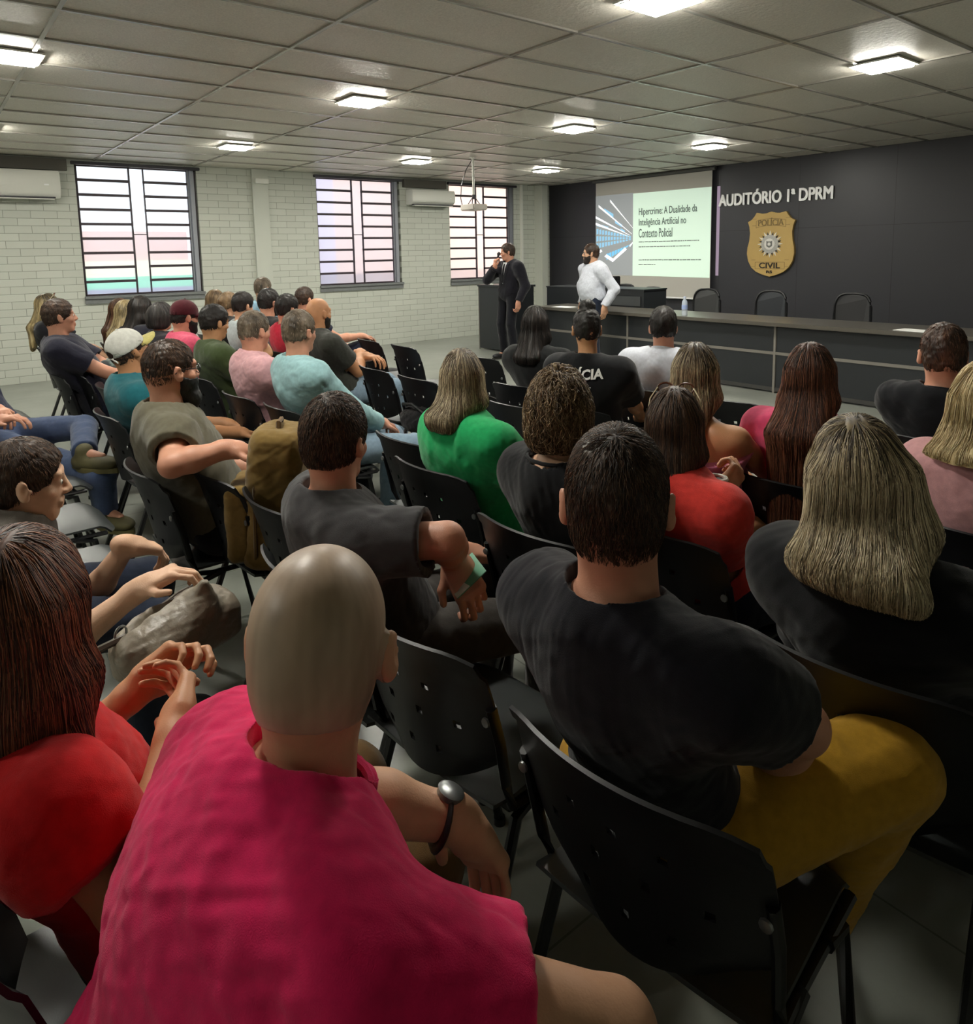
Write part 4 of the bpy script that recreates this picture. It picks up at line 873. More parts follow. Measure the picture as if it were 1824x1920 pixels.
# office chairs behind the desk
def office_chair(x,y,lab,col,grp=None):
    e=empty('office_chair',(x,y,0),180,label=lab,category='office chair',group='mesh office chairs behind the desk')
    f=MB(); N=24; pts=[]
    for k in range(N):
        a=2*math.pi*k/N; c_,s_=math.cos(a),math.sin(a); pts.append((.205*abs(c_)**.55*(1 if c_>0 else -1),-.25-.03*(1-abs(c_)),.72+.27*abs(s_)**.55*(1 if s_>0 else -1)))
    f.tube(pts,.016,6,closed=True); f.build('back_frame',M_blackp,e,smooth=True)
    f=MB(); f.add([(p[0]*.96,p[1]+.004,p[2]) for p in pts]+[(p[0]*.96,p[1]-.004,p[2]) for p in pts],[tuple(range(N)),tuple(range(N,2*N))[::-1]]+[(i,(i+1)%N,(i+1)%N+N,i+N) for i in range(N)]); f.build('backrest',col,e)
    f=MB(); f.box((-.23,-.20,.43),(.23,.26,.50)); f.build('seat',M_blackp,e,bevel=.03,smooth=True)
    f=MB(); f.tube([(0,0,.10),(0,0,.43)],.028,10); f.tube([(0,-.18,.44),(0,-.30,.5),(0,-.29,.75)],.018,8)
    for k in range(5): a=2*math.pi*k/5; f.tube([(0,0,.10),(.28*math.cos(a),.28*math.sin(a),.05)],[.022,.014],8); f.lathe([(.02,-.02),(.025,0),(.02,.02)],8,(.28*math.cos(a),.28*math.sin(a),.025))
    f.build('base',M_blackp,e,smooth=True)
    for sd in (1,-1): f=MB(); f.tube([(sd*.22,-.05,.45),(sd*.27,-.05,.5),(sd*.27,-.05,.66),(sd*.27,.12,.67)],.014,8); f.build('armrest',M_blackp,e,smooth=True)
Mm1=mat('mesh_grey','6d6b6a',.8); Mm2=mat('mesh_dark','3f4040',.8)
office_chair(3.99,-2.0,'mesh-backed office chair behind desk in front of the screen middle',Mm1)
office_chair(4.90,-2.0,'mesh-backed office chair behind desk next to the water bottle',Mm2)
office_chair(5.80,-1.95,'dark mesh office chair below the golden badge',mat('mesh_d2','33363a',.8))
office_chair(6.80,-1.95,'dark mesh office chair right of the badge',mat('mesh_d3','3a3a3b',.8))
office_chair(3.05,-1.5,'black office chair behind the counter at the wall corner',M_blackp)
# ------------------------------------------------------------------ audience chairs
def chair_meshes():
    W=.22
    # backrest shell: non-uniform grid with square perforations
    us=sorted(set([round(v,4) for v in list(np.linspace(-1,1,17))])); holes=[]
    rows=[(.18,(-.55,0,.55)),(.40,(-.62,-.2,.2,.62)),(.62,(-.55,0,.55))]
    rows=[(.20,(-.36,.0,.36)),(.42,(-.62,-.2,.2,.62)),(.64,(-.36,.0,.36))]
    U=set(np.round(np.linspace(-1,1,15),4)); V=set(np.round(np.linspace(0,1,13),4)); hu=.036; hv=.024
    hl=[]
    for v,uu in rows:
        for u in uu: hl.append((u,v)); U|={round(u-hu,4),round(u+hu,4)}; V|={round(v-hv,4),round(v+hv,4)}
    U=sorted(U);V=sorted(V)
    def pos(u,v):
        hwid=.195+.025*math.sin(v*2.4)-.05*max(0,.18-v)/.18
        z=.495+.300*v - (.045*(1-u*u) if v<.5 else 0)*(1-v/.5) + .006*(1-u*u)*v
        if abs(u)>.8 : z-= (.012 if v>.9 else 0)*(abs(u)-.8)/.2
        y=-.195-.085*v**1.1+.055*(u*u)+.0*v + (.01*max(0,v-.85)/.15)*-1
        return (u*hwid,y,z)
    me=bpy.data.meshes.new('backrest'); bm=bmesh.new(); vs=[[bm.verts.new(pos(u,v)) for u in U] for v in V]
    for j in range(len(V)-1):
        for i in range(len(U)-1):
            cu=(U[i]+U[i+1])/2; cv=(V[j]+V[j+1])/2
            if any(abs(cu-h[0])<hu and abs(cv-h[1])<hv for h in hl): continue
            bm.faces.new((vs[j][i],vs[j][i+1],vs[j+1][i+1],vs[j+1][i]))
    bmesh.ops.recalc_face_normals(bm,faces=bm.faces); bmesh.ops.solidify(bm,geom=bm.faces[:],thickness=.007)
    bmesh.ops.recalc_face_normals(bm,faces=bm.faces); bm.to_mesh(me); bm.free(); me.polygons.foreach_set('use_smooth',[True]*len(me.polygons)); me.set_sharp_from_angle(angle=R_(45)); me.materials.append(M_blackp)
    # seat shell
    ms=bpy.data.meshes.new('seat'); bm=bmesh.new(); N=18
    U2=np.linspace(-1,1,N); V2=np.linspace(0,1,N); vs=[]
    for v in V2:
        row=[]
        for u in U2:
            wx=.215*(1-.10*max(0,v-.0))*(1-.05*(1-v)); cr=(1-abs(u)**6*.06)
            y=-.185+.40*v*cr+(.01*(1-v))*0
            z=.452-.018*(1-u*u)*(1-abs(v-.4))-.035*max(0,v-.86)/.14*(max(0,v-.86)/.14)+.012*max(0,.15-v)/.15
            row.append(bm.verts.new((u*wx,y,z)))
        vs.append(row)
    for j in range(N-1):
        for i in range(N-1): bm.faces.new((vs[j][i],vs[j][i+1],vs[j+1][i+1],vs[j+1][i]))
    bmesh.ops.recalc_face_normals(bm,faces=bm.faces); bmesh.ops.solidify(bm,geom=bm.faces[:],thickness=.008); bmesh.ops.recalc_face_normals(bm,faces=bm.faces)
    bm.to_mesh(ms); bm.free(); ms.polygons.foreach_set('use_smooth',[True]*len(ms.polygons)); ms.set_sharp_from_angle(angle=R_(50)); ms.materials.append(M_seat)
    d={'backrest':me,'seat':ms}
    def mk(name,mb,m):
        o=mb.build(name,m,smooth=True); x=o.data; bpy.data.objects.remove(o); return x
    f=MB()
    f.tube([(-.20,.12,.425),(.20,.12,.425)],.010,8); f.tube([(-.20,-.13,.425),(.20,-.13,.425)],.010,8)
    for sd in (1,-1):
        f.tube([(sd*.20,.17,.42),(sd*.20,-.08,.42),(sd*.207,-.135,.435),(sd*.213,-.158,.50),(sd*.218,-.178,.60),(sd*.216,-.198,.68)],.0125,8,flat=.75)
    d['frame']=mk('frame',f,M_tube)
    for i,(sd,fr) in enumerate(((1,1),(-1,1),(1,-1),(-1,-1))):
        f=MB(); f.tube([(sd*.205,.05*fr,.42),(sd*.205,.12*fr+.0,.40),(sd*.215,(.20 if fr>0 else -.27),.012)],.0125,8); f.lathe([(.016,0),(.016,.02)],10,(sd*.215,(.20 if fr>0 else -.27),0)); d['leg%d'%i]=mk('leg',f,M_tube)
    for i,sd in enumerate((1,-1)):
        f=MB(); f.lathe([(.010,0),(.009,.004),(.004,.005)],10,M=Matrix.Translation((sd*.212,-.208,.655))@Matrix.Rotation(R_(90),4,'X')); d['bolt%d'%i]=mk('bolt',f,M_bolt)
    return d
CH=chair_meshes(); NCH=0
def chair(x,y,rz,lab,z=0,group='black perforated audience chairs'):
    e=empty('audience_chair',(x,y,z),rz,label=lab,category='chair',group=group)
    for k,me in CH.items():
        o=bpy.data.objects.new(me.name.split('.')[0],me); COL.objects.link(o); o.parent=e
        if k=='seat': o['label']='slightly lighter grey seat shell'
    return e
# ------------------------------------------------------------------ colours of hair, skin and cloth
Hdark=hair_mat('hair_black','0d0a09','1c1512','3b2f27'); Hbrown=hair_mat('hair_dark_brown','1a110c','3a281c','6e5039'); Hmb=hair_mat('hair_brown','20140c','4a2f1f','80583c')
Hchest=hair_mat('hair_chestnut','20120b','573322','9a6446'); Hblond=hair_mat('hair_blonde','7a6440','c4ab78','f0e0b4'); Hash=hair_mat('hair_ash_blonde','42372a','ad9a78','f0e2c2'); Hgrey=hair_mat('hair_grey_brown','2c241c','6a5c4c','a89a88')
Hhigh=hair_mat('hair_highlighted','30251b','8c7a60','d8caa6'); Hlt=hair_mat('hair_light_brown','3b2c1c','7d6548','b39c78'); Hsalt=hair_mat('hair_charcoal','17161a','34312f','5c5650'); Homb=hair_mat('hair_ombre','3a2f1e','a08c62','d8c9a0')
Hstub=hair_mat('hair_stubble','9a8470','b49c86','c4ac96',.42)
SK=skin('light','c79a7c'); SKr=skin('reddish','c48d74'); SKt=skin('tan','b98963'); SKp=skin('pale','cfa68a'); SKo=skin('orange_tan','bd8862')
F=fabric
Tee=lambda n,c,**k: dict(dict(m=F(n,c),sleeve=.62),**k)
J_=F('jeans_blue','3d4a66'); Jd=F('jeans_dark','232a3a'); Jl=F('jeans_light','7e93a4'); Tb=F('trousers_black','18181c'); Tn=F('trousers_navy','1c2030'); Tg=F('trousers_grey','3f3b38'); Tm=F('trousers_mustard','b08526'); Tt=F('trousers_tan','6b5232')
PPL=[]
def P_(*a,**k): 
    E=person(*a,**k); PPL.append(E); return E
short=lambda m,n=500,th=.016,**k: dict(dict(style='short',m=m,th=th,n=n),**k)
lng=lambda m,L=.3,n=700,**k: dict(dict(style='long',m=m,len=L,n=n),**k)

# ---- the two standing speakers
def onto(T,Pp,d,off,n=70):
    Pp=np.array(Pp,float)
    for _ in range(n): Pp=Pp+np.asarray(d)*(np.clip(T.sample(Pp)-off,-.01,.02)*.7)[:,None]
    return Pp
def patch(T,quad,d,off,name,m,E,N=7,th=.004):
    """cloth patch laid on the garment surface; quad = 4 corners, swept onto T along d"""
    q=[np.array(x,float) for x in quad]; g=np.array([(q[0]*(1-u)+q[1]*u)*(1-v)+(q[3]*(1-u)+q[2]*u)*v for v in np.linspace(0,1,N) for u in np.linspace(0,1,N)])
    P0=onto(T,g-np.asarray(d)*.25,d,off); f=MB(); f.add([tuple(p) for p in P0],[(j*N+i,j*N+i+1,(j+1)*N+i+1,(j+1)*N+i) for j in range(N-1) for i in range(N-1)])
    o=f.build(name,m,E,smooth=True); sm=o.modifiers.new('s','SOLIDIFY'); sm.thickness=th; return o
def suit_extra(c):
    E,A,nb,BM,H,T=c['E'],c['A'],c['nb'],c['BM'],c['H'],c['T']; ty=BM[1];tz=BM[2];tx=BM[0]
    patch(T,[nb+tx*.045-tz*.0,nb-tx*.045,nb-tx*.006-tz*.30,nb+tx*.006-tz*.30],-ty,.003,'shirt_front',F('white_shirt_in','dcdee0'),E)
    patch(T,[nb+tx*.014-tz*.02,nb-tx*.014-tz*.02,nb-tx*.022-tz*.29,nb+tx*.022-tz*.29],-ty,.007,'tie',F('tie_dark','17171c'),E)
    for sd in (1,-1): patch(T,[nb+tx*sd*.045,nb+tx*sd*.085-tz*.01,nb+tx*sd*.07-tz*.13,nb+tx*sd*.012-tz*.30],-ty,.009,'lapel',F('suit_lapel','1f1e24'),E)
P_('person in a dark suit and tie standing, holding a microphone to the mouth',(951,470,10.15),yaw=180,hyaw=150,hs=1.0,hpitch=4,stand=True,h=.0065,hy=.02,skin_m=SKr,
   J=dict(wr=(.06,.20,1.33),hdr=(-.15,.05,.95),hnr=(-.3,-.8,.1),hcr=1.3,wl=(-.27,.06,.84),hdl=(0,.15,-1),hnl=(.9,0,0),hcl=.8,pr=(.9,-.3,-.8)),
   top=dict(m=F('suit_black','1a1920'),sleeve=1.3,fit=.022,hem=-.12,jacket=True,neck=.006),trousers=F('suit_trousers','15151b'),hair=short(Hbrown,900,.014),extra=suit_extra,arms='down',face=True)
mic_hand=None
for o in PPL[-1:]:
    b=o.matrix_world
def mic():
    E=PPL[-1]; M=Matrix.Translation(E.location)@Matrix.Rotation(E.rotation_euler.z,4,'Z')
    P=M@Vector((.045,.165,1.44)); e=empty('microphone',P,0,label='black handheld microphone in the suited speaker\'s raised hand',category='microphone')
    d=Vector((-.1,-.25,.9)).normalized(); d=(M.to_3x3()@d); q=d.to_track_quat('Z','Y').to_matrix().to_4x4()
    f=MB(); f.lathe([(.010,-.10),(.012,-.06),(.016,.05)],14,M=q); f.build('handle',M_blackp,e,smooth=True)
    f=MB(); f.lathe([(.016,.05),(.024,.062),(.025,.078),(.018,.095),(.004,.10)],14,M=q); f.build('mesh_head',mat('mic_grille','3a3a3e',.4,metal=.6),e,smooth=True)
mic()
P_('person in a white long-sleeved shirt standing with glasses and dark beard',(1107,472,9.05),yaw=166,hyaw=142,hs=1.0,hpitch=0,stand=True,h=.0065,hy=.03,s=1.0,w=1.14,belly=.012,skin_m=SK,
   J=dict(wr=(.30,-.02,.84),hdr=(0,.1,-1),hnr=(-.9,0,0),wl=(-.30,.02,.84),hdl=(0,.1,-1),hnl=(.9,0,0)),
   top=dict(m=F('white_shirt','c9cdd8'),sleeve=1.3,fit=.020,hem=-.10,collar=True,fold=.007),trousers=Jd,hair=short(Hbrown,900,.012),beard=dict(m=Hbrown,th=.006,len=.02),glasses=M_blackp,arms='down',face=True)

# ---- row nearest the desk
FAR=.0085
P_('person with dark wavy hair in a black top, nearest the suited speaker',(1003,606,4.05),yaw=12,sex='f',h=FAR,top=Tee('black_knit','1a1b1c',sleeve=.9),trousers=Tb,hair=lng(Hdark,.05,700,w=.78),skin_m=SK)
def police(c):
    E,nb,BM,T=c['E'],c['nb'],c['BM'],c['T']
    for txt,z0,z1,w_,sq in (('POLÍCIA',-.040,.015,.112,.016),('CIVIL',-.078,-.052,.055,.012)):
        me=text_mesh(txt,1,0,.035,res=2); n=len(me.vertices); co=np.zeros(n*3); me.vertices.foreach_get('co',co); co=co.reshape(-1,3); lo=co.min(0);hi=co.max(0)
        bm=bmesh.new(); bm.from_mesh(me); bmesh.ops.triangulate(bm,faces=bm.faces); bmesh.ops.subdivide_edges(bm,edges=[e for e in bm.edges if e.calc_length()>.2],cuts=1); bm.to_mesh(me); bm.free()
        n=len(me.vertices); co=np.zeros(n*3); me.vertices.foreach_get('co',co); co=co.reshape(-1,3)
        u=(co[:,0]-lo[0])/(hi[0]-lo[0])*2-1; v=(co[:,1]-lo[1])/(hi[1]-lo[1])
        Pp=nb+BM[0]*(u*w_)[:,None]+BM[2]*(z0+v*(z1-z0))[:,None]-BM[1]*.22
        for _ in range(60):
            d=T.sample(Pp); Pp=Pp+BM[1]*(np.clip(d-.007,-.01,.02)*.7)[:,None]
        me.vertices.foreach_set('co',Pp.astype(f4).ravel()); me.materials.clear(); me.update(); link('lettering',me,mat('print_white','e8e8e8',.7),E)
P_('person with a dark bun in a black shirt lettered POLÍCIA',(1100,614,3.45),yaw=22,sex='f',h=.006,top=Tee('police_black','17181b',sleeve=.75,fold=.002,ribm=F('white_rib','d8d8d8')),trousers=Tb,
   hair=dict(style='bun',m=Hdark,th=.012,n=500,bun=(0,-.03,.135),nape=-.07),skin_m=SKt,extra=police,hyaw=48)
P_('person with short dark hair in a white shirt, seated before the water bottle',(1243,612,3.85),yaw=20,s=.98,w=1.08,h=.0065,top=dict(m=F('white_shirt2','bfc3cc'),sleeve=1.3,fit=.018,collar=True),trousers=Jd,hair=short(Hdark,900,.02),skin_m=SKr,hyaw=42)
P_('person with short brown hair in a black tee by the right edge',(1768,655,2.80),hs=1.0,yaw=0,w=.92,h=.006,top=Tee('black_tee2','14161a'),trousers=Tb,hair=short(Hmb,1500,.012),skin_m=SKr,hyaw=28)
# ---- second row, right
P_('person with long highlighted hair and bare shoulders in a pink strap top',(1303,697,2.45),yaw=-4,sex='f',h=.0055,top=dict(m=F('pink_top','b86a86'),sleeve=0,strap=True,hem=-.05),trousers=Tb,hair=lng(Hhigh,.10,2600,w=.82,roots=.35),skin_m=SKo,scoop=0,hyaw=30,J=dict(wr=(.17,.34,.60)))
P_('person with very long chestnut hair in a bright pink top',(1518,700,2.32),yaw=5,sex='f',h=.0055,top=dict(m=F('hot_pink','c9456a'),sleeve=.05,hem=-.05),trousers=Tn,hair=lng(Hchest,.40,3200,w=.86,roots=.15,back=.10),skin_m=SKo,hyaw=24)
P_('person with light blonde hair in a pale pink top at the right edge',(1852,745,1.92),hs=1.0,yaw=-8,sex='f',h=.005,s=1.02,top=Tee('pale_pink','c08f92',sleeve=.55),trousers=Tn,hair=lng(Hblond,-.05,2800,w=.95),skin_m=SKp,hyaw=14)
# ---- third row, right
P_('person with straight ash hair in a bright green tee',(866,707,2.52),yaw=-4,sex='f',h=.0055,w=1.2,s=1.0,lx=.07,top=Tee('green','1f9a5a',fit=.02,fold=.006),trousers=Tn,hair=lng(Hhigh,-.02,3600,w=.72,roots=.25,endw=1.25),skin_m=SKr,hyaw=50,J=dict(wr=(.2,.3,.62)))
P_('person with short curly brown hair in a black wide-neck top',(1048,765,1.98),yaw=2,sex='f',h=.005,w=1.0,top=Tee('black_scoop','141518',neck=.03),trousers=Tn,hair=dict(style='curly',m=Hlt,th=.02,n=4200,r=.098,h=.004,roots=.1,nape=-.11,sr=.0011,amp=.018,lift=.6),skin_m=SKp,hyaw=42)
def shades(c):
    E,H=c['E'],c['H']; f=MB()
    for sd in (1,-1):
        f.tube([H(sd*(.034+.027*math.cos(a)),.052+.010*math.sin(a),.122+.018*math.sin(a)) for a in np.linspace(0,2*math.pi,16)[:-1]],.003,5,closed=True)
        f.tube([H(sd*.060,.050,.125),H(sd*.083,.02,.090),H(sd*.088,-.015,.04),H(sd*.086,-.03,-.01)],.0022,5,mi=1)
    f.tube([H(-.010,.054,.124),H(0,.058,.126),H(.010,.054,.124)],.003,5)
    f.build('sunglasses',[mat('tortoise','5a3524',.3),mat('temple_cream','cdbd9c',.3)],E,smooth=True)
P_('person with long dark hair and sunglasses on top in a coral tee',(1264,792,2.0),yaw=-10,sex='f',h=.005,top=Tee('coral','d63f38',sleeve=.55),trousers=Jd,hair=lng(Hbrown,.22,3600,w=.78,endw=.8,back=.085,sx=-.02),skin_m=SKo,hyaw=34,extra=shades,J=dict(wr=('px',1352,925,2.02),hcr=1.2,hdr=(0,.6,.5),hnr=(-.8,0,.2)))
P_('person with thick blonde highlighted hair in a black cardigan, front right',(1612,880,1.36),hs=1.0,yaw=2,sex='f',h=.005,w=.86,s=1.04,lx=-.03,top=dict(m=F('black_cardigan','111216'),sleeve=1.3,fit=.022),trousers=Jd,hair=dict(style='long',m=Hash,len=.0,n=9000,w=1.12,roots=.35,endw=1.2,sx=.03,tip=.028,sr=.0008,amp=.002,back=.085),skin_m=SKp,hyaw=32,hroll=-8)
# ---- fourth row, right
P_('person with short dark hair in a black tee and mustard trousers, front centre right',(1156,918,1.15),hs=1.0,yaw=2,s=1.06,w=.86,h=.0045,hy=-.12,top=Tee('charcoal_tee','17181f',fit=.016,fold=.006,sleeve=.6),trousers=Tm,shoe='shoe_white',hair=dict(style='short',m=Hbrown,th=.009,n=11000,sr=.0006,lift=.35,ss=.0042,side=.003,nape=-.066),skin_m=SKr,hyaw=40,hpitch=-2,ears=1.15,
   J=dict(er=('px',1500,1362,1.12),wr=('px',1420,1440,1.28),thick=1.22,kr=('px',1662,1430,1.25),ar=('px',1520,1700,1.45),tr=('px',1405,1815,1.44)))
P_('person with dark wavy hair in a dark grey tee holding a green card',(630,822,1.78),yaw=-6,s=1.0,w=.93,h=.005,top=Tee('dark_grey_tee','3a393b',fit=.018,fold=.006,sleeve=.75),trousers=Tg,hair=dict(style='short',m=Hbrown,th=.022,n=6500,sr=.0008,lift=.75,side=.011,nape=-.07),skin_m=SKr,hyaw=28,
   J=dict(er=('px',838,1012,1.60),wr=('px',850,1050,1.72),HDr=('px',866,1080,1.70),hnr=(-.6,.2,-.5),hcr=1.0))
def watch(c):
    E,A=c['E'],c['A']; d=nrm(A['wl']-A['el']); p=A['wl']-d*.030; u=nrm(np.cross(d,[0,0,1.])); v=np.cross(u,d)
    f=MB(); f.tube([p+(u*math.cos(a)*.037+v*math.sin(a)*.035) for a in np.linspace(0,2*math.pi,22)[:-1]],.009,6,closed=True,flat=.45,up=tuple(d)); o=f.build('watch',M_blackp,E,smooth=True)
    f=MB(); f.lathe([(.019,0),(.020,.008),(.016,.010)],18,M=Matrix.Translation(p+v*.034)@Vector(v).to_track_quat('Z','Y').to_matrix().to_4x4()); f.build('watch_face',M_bolt,o,smooth=True)
# ---- crimson front person and neighbours
P_('person with shaved head in a crimson tee in the foreground, watch on the wrist',(601,1172,.815),hs=1.0,neckr=.050,yaw=-2,s=1.0,w=1.08,h=.004,hy=.24,skin_m=SK,hyaw=48,hpitch=6,hroll=2,ears=1.25,
   top=Tee('crimson','d81e5c',fit=.018,fold=.009,ff=17,sleeve=.52),trousers=Jd,hair=dict(style='stubble',m=Hstub,th=.0016,side=.0016,n=0,nape=-.062,amp=.0001,h=.0035),extra=watch,
   J=dict(er=('px',1150,1935,.68),wr=('px',1130,2350,.82),el=('px',640,1490,.98),wl=('px',862,1540,1.02),HDl=('px',930,1640,1.06),hnl=(.3,-.1,-1)))
P_('person with long brown hair in a red tee at the lower left',(38,1118,.95),hs=1.0,s=.95,w=.85,yaw=0,sex='f',h=.0045,hy=-.13,skin_m=SKo,hyaw=50,top=Tee('red','c4161c',sleeve=.42,fit=.012),trousers=Tt,hair=lng(Hchest,.24,9000,w=1.0,sr=.0007,back=.07,front=(.20,0),amp=.002),
   J=dict(er=('px',238,1690,.86),wr=('px',330,1365,1.08),HDr=('px',352,1250,1.2),hnr=(-.7,-.2,.3),hcr=.8,wl=('px',262,1290,1.22),HDl=('px',320,1240,1.24),hnl=(.6,-.3,-.3),hcl=.9))
P_('person in profile with hair tied back, looking down, elbows on dark jeans',(52,888,2.0),hs=1.0,yaw=-14,sex='f',h=.0045,hy=.16,s=1.03,skin_m=SKp,hyaw=-12,hpitch=6,top=Tee('grey_blouse','5b5650',sleeve=.5),trousers=Jd,hair=dict(style='pony',m=Hbrown,th=.010,n=3500,sr=.0008,lift=.03,nape=-.06),
   J=dict(wr=('px',262,1105,1.78),HDr=('px',330,1070,1.8),wl=('px',238,1022,2.02),HDl=('px',310,1030,2.1)),face=True,curl=.8)
P_('person in blue jeans with ankle crossed over the knee, cut by the left edge',(-70,660,3.95),yaw=-28,h=.0065,skin_m=SKr,hyaw=-20,top=Tee('navy_polo','20243a'),trousers=J_,shoe='shoe_brown',hair=short(Hbrown,900),
   J=dict(kl=('px',158,800,4.0),al=('px',160,850,3.66),tl=('px',225,862,3.62),kr=('px',190,893,3.68),ar=('px',220,972,3.72),tr=('px',268,985,3.62),wr=('px',-5,790,3.6),HDr=('px',40,780,3.6),wl=('px',-12,770,3.7)))
P_('person with dark beard and glasses in an olive grey tee beside a backpack',(322,690,2.62),yaw=-12,s=1.06,w=1.05,h=.005,skin_m=SKr,hyaw=6,hpitch=2,top=Tee('olive_grey','5a5647',fit=.018,fold=.006,sleeve=.5),trousers=Tb,hair=dict(style='buzz',m=Hbrown,th=.006,n=2500,sr=.0008,lift=.3),beard=dict(m=Hdark,th=.012,len=.05),glasses=M_blackp,face=True,
   J=dict(er=('px',322,872,2.34),wr=('px',428,842,2.42),HDr=('px',500,848,2.48),hnr=(0,0,-1)),curl=.45)
P_('person wearing a white cap and teal tee, facing the speakers',(243,654,3.55),yaw=-8,h=.0065,s=1.0,skin_m=SKo,hyaw=14,hpitch=-22,top=Tee('teal','1f5f68',fit=.018),trousers=Tb,hair=short(Hbrown,900,.010),cap_=dict(m=F('cap_white','c9c9c2'),vm=F('cap_cream','b5ab6a'),open=True),glasses=M_blackp,face=True)
# ---- left block, third row
P_('person in a light blue tee with short receding hair',(562,620,3.60),yaw=-4,s=1.0,w=1.02,h=.006,skin_m=SKr,hyaw=20,top=Tee('light_blue','8fb4b8',sleeve=1.3,fit=.018,fold=.006),arms='lap',trousers=Jl,hair=short(Hgrey,900,.014),face=True)
P_('person in a pink shirt with short greying hair',(478,618,3.95),yaw=-4,s=1.0,w=1.0,h=.006,skin_m=SKr,hyaw=16,top=dict(m=F('pink_shirt','cf9fa4'),sleeve=1.1,fit=.018,collar=True,fold=.006),trousers=Tb,hair=short(Hgrey,900,.012),face=True)
P_('person in an olive green tee resting chin on hand',(403,603,4.55),yaw=-6,s=1.0,w=1.02,h=.0065,skin_m=SKt,hyaw=10,hpitch=8,top=Tee('olive_green','3d4a2c',fit=.018),trousers=Tb,hair=short(Hdark,900,.018),face=True,J=dict(wr=(.13,.15,.93),hdr=(-.4,-.3,.8),hnr=(-.3,-.9,0),hcr=1.1,pr=(.3,.6,-.9)))
P_('person in a maroon backwards cap and pink tee with dark beard',(347,592,5.1),yaw=-4,s=1.05,h=.0065,skin_m=SKr,hyaw=6,hpitch=8,top=Tee('salmon_pink','c8506a',fit=.016),trousers=Tb,hair=short(Hdark,900,.012),beard=dict(m=Hdark,th=.010,len=.02),cap_=dict(m=F('cap_maroon','4a1a22'),open=False),face=True)
P_('person with grey wavy hair and a black top beside the maroon cap',(303,592,5.35),yaw=0,sex='f',h=FAR,skin_m=SK,top=Tee('black_top3','1a1a20'),trousers=Tb,hair=dict(style='bob',m=Hsalt,th=.016,n=500,r=.10),hyaw=20)
P_('person with long black hair under the first window',(265,578,5.7),yaw=0,sex='f',h=FAR,skin_m=SK,top=Tee('dark_top4','22222c'),trousers=Tb,hair=lng(Hdark,.16,400),hyaw=14)
P_('person with blonde ends in the hair, beside the black-haired one',(238,584,6.1),yaw=0,sex='f',h=FAR,skin_m=SK,top=Tee('dark_top5','26242a'),trousers=Tb,hair=lng(Homb,.16,400,w=.8),hyaw=14)
P_('person with long brown hair by the first window sill',(226,580,6.4),yaw=0,sex='f',h=FAR,skin_m=SK,top=Tee('dark_top6','2a2024'),trousers=Tb,hair=lng(Hmb,.20,400),hyaw=20)
# ---- left block, fourth row far
P_('person in a navy tee in profile with short brown hair',(113,592,4.75),yaw=-16,s=1.06,w=1.05,h=.006,hy=-.22,skin_m=SKr,hyaw=-6,hpitch=-4,top=Tee('navy_tee','1f1f2c',fit=.018),trousers=Tn,hair=short(Hbrown,900,.016),face=True,J=dict(wr=(.12,.36,.66)))
P_('person with long blonde-ended hair and sunglasses on the head by the left wall',(90,572,6.1),yaw=-14,sex='f',h=FAR,hy=-.2,skin_m=SK,hyaw=-4,top=Tee('black_top7','17171c'),trousers=Tb,hair=lng(Homb,.22,500,w=.8,roots=.5),extra=shades)
# ---- left block, second row
P_('person with shaved tanned head and dark beard in a charcoal tee, arms folded',(598,585,5.15),yaw=-4,s=1.08,w=1.12,h=.006,skin_m=SKo,hyaw=12,hpitch=4,top=Tee('charcoal2','33342f',fit=.016),trousers=Jl,beard=dict(m=Hdark,th=.008),face=True,J=dict(wr=(-.05,.20,.80),hdr=(-.9,.3,.0),wl=(.05,.20,.78),hdl=(.9,.3,0),pr=(.6,.1,-.8)))
P_('person with dark hair in a red tee',(540,578,5.7),yaw=0,s=1.04,h=FAR,skin_m=SKr,hyaw=8,top=Tee('red_tee','b01f36'),trousers=Tb,hair=short(Hdark,900,.018))
P_('person with dark hair and beard in a black tee behind the red tee',(505,566,6.2),yaw=0,s=1.06,h=FAR,skin_m=SKr,hyaw=14,top=Tee('black_tee8','1c1b1c'),trousers=Tb,hair=short(Hdark,900,.018),beard=dict(m=Hdark,th=.008),face=True)
P_('person with dark hair in a pale grey tee',(457,572,5.9),yaw=0,s=1.0,h=FAR,skin_m=SK,hyaw=12,top=Tee('pale_grey','b4c0c2'),trousers=Tb,hair=short(Hdark,900,.018))
P_('person with tied light brown hair in a black top',(430,568,6.4),yaw=0,sex='f',h=FAR,skin_m=SK,hyaw=14,top=Tee('black_tank','1b1a1c',sleeve=.1),trousers=Tb,hair=dict(style='bun',m=Hlt,th=.012,n=200,bun=(0,-.1,.03)))
P_('person with reddish light brown hair, farthest left of the second row',(405,562,7.0),yaw=0,sex='f',h=FAR,skin_m=SK,hyaw=14,top=Tee('brown_top','3a2c28'),trousers=Tb,hair=lng(Hlt,.12,200,w=.85))
# ---- left block, first row
P_('person with short dark hair in navy with a raised crossed knee',(572,560,6.7),yaw=-10,s=1.04,h=FAR,skin_m=SKr,hyaw=14,top=Tee('navy_tee2','1d2030'),trousers=Tn,hair=short(Hbrown,900,.014),J=dict(kr=(.1,.40,.66),ar=(-.12,.62,.40),wr=(.12,.36,.76)))
P_('person with grey-brown hair in a light blue top before the pale pillar',(494,540,7.6),yaw=-5,s=1.08,h=FAR,skin_m=SK,hyaw=20,top=Tee('sky_blue','9cc4dc'),trousers=Tb,hair=short(Hgrey,900,.014))

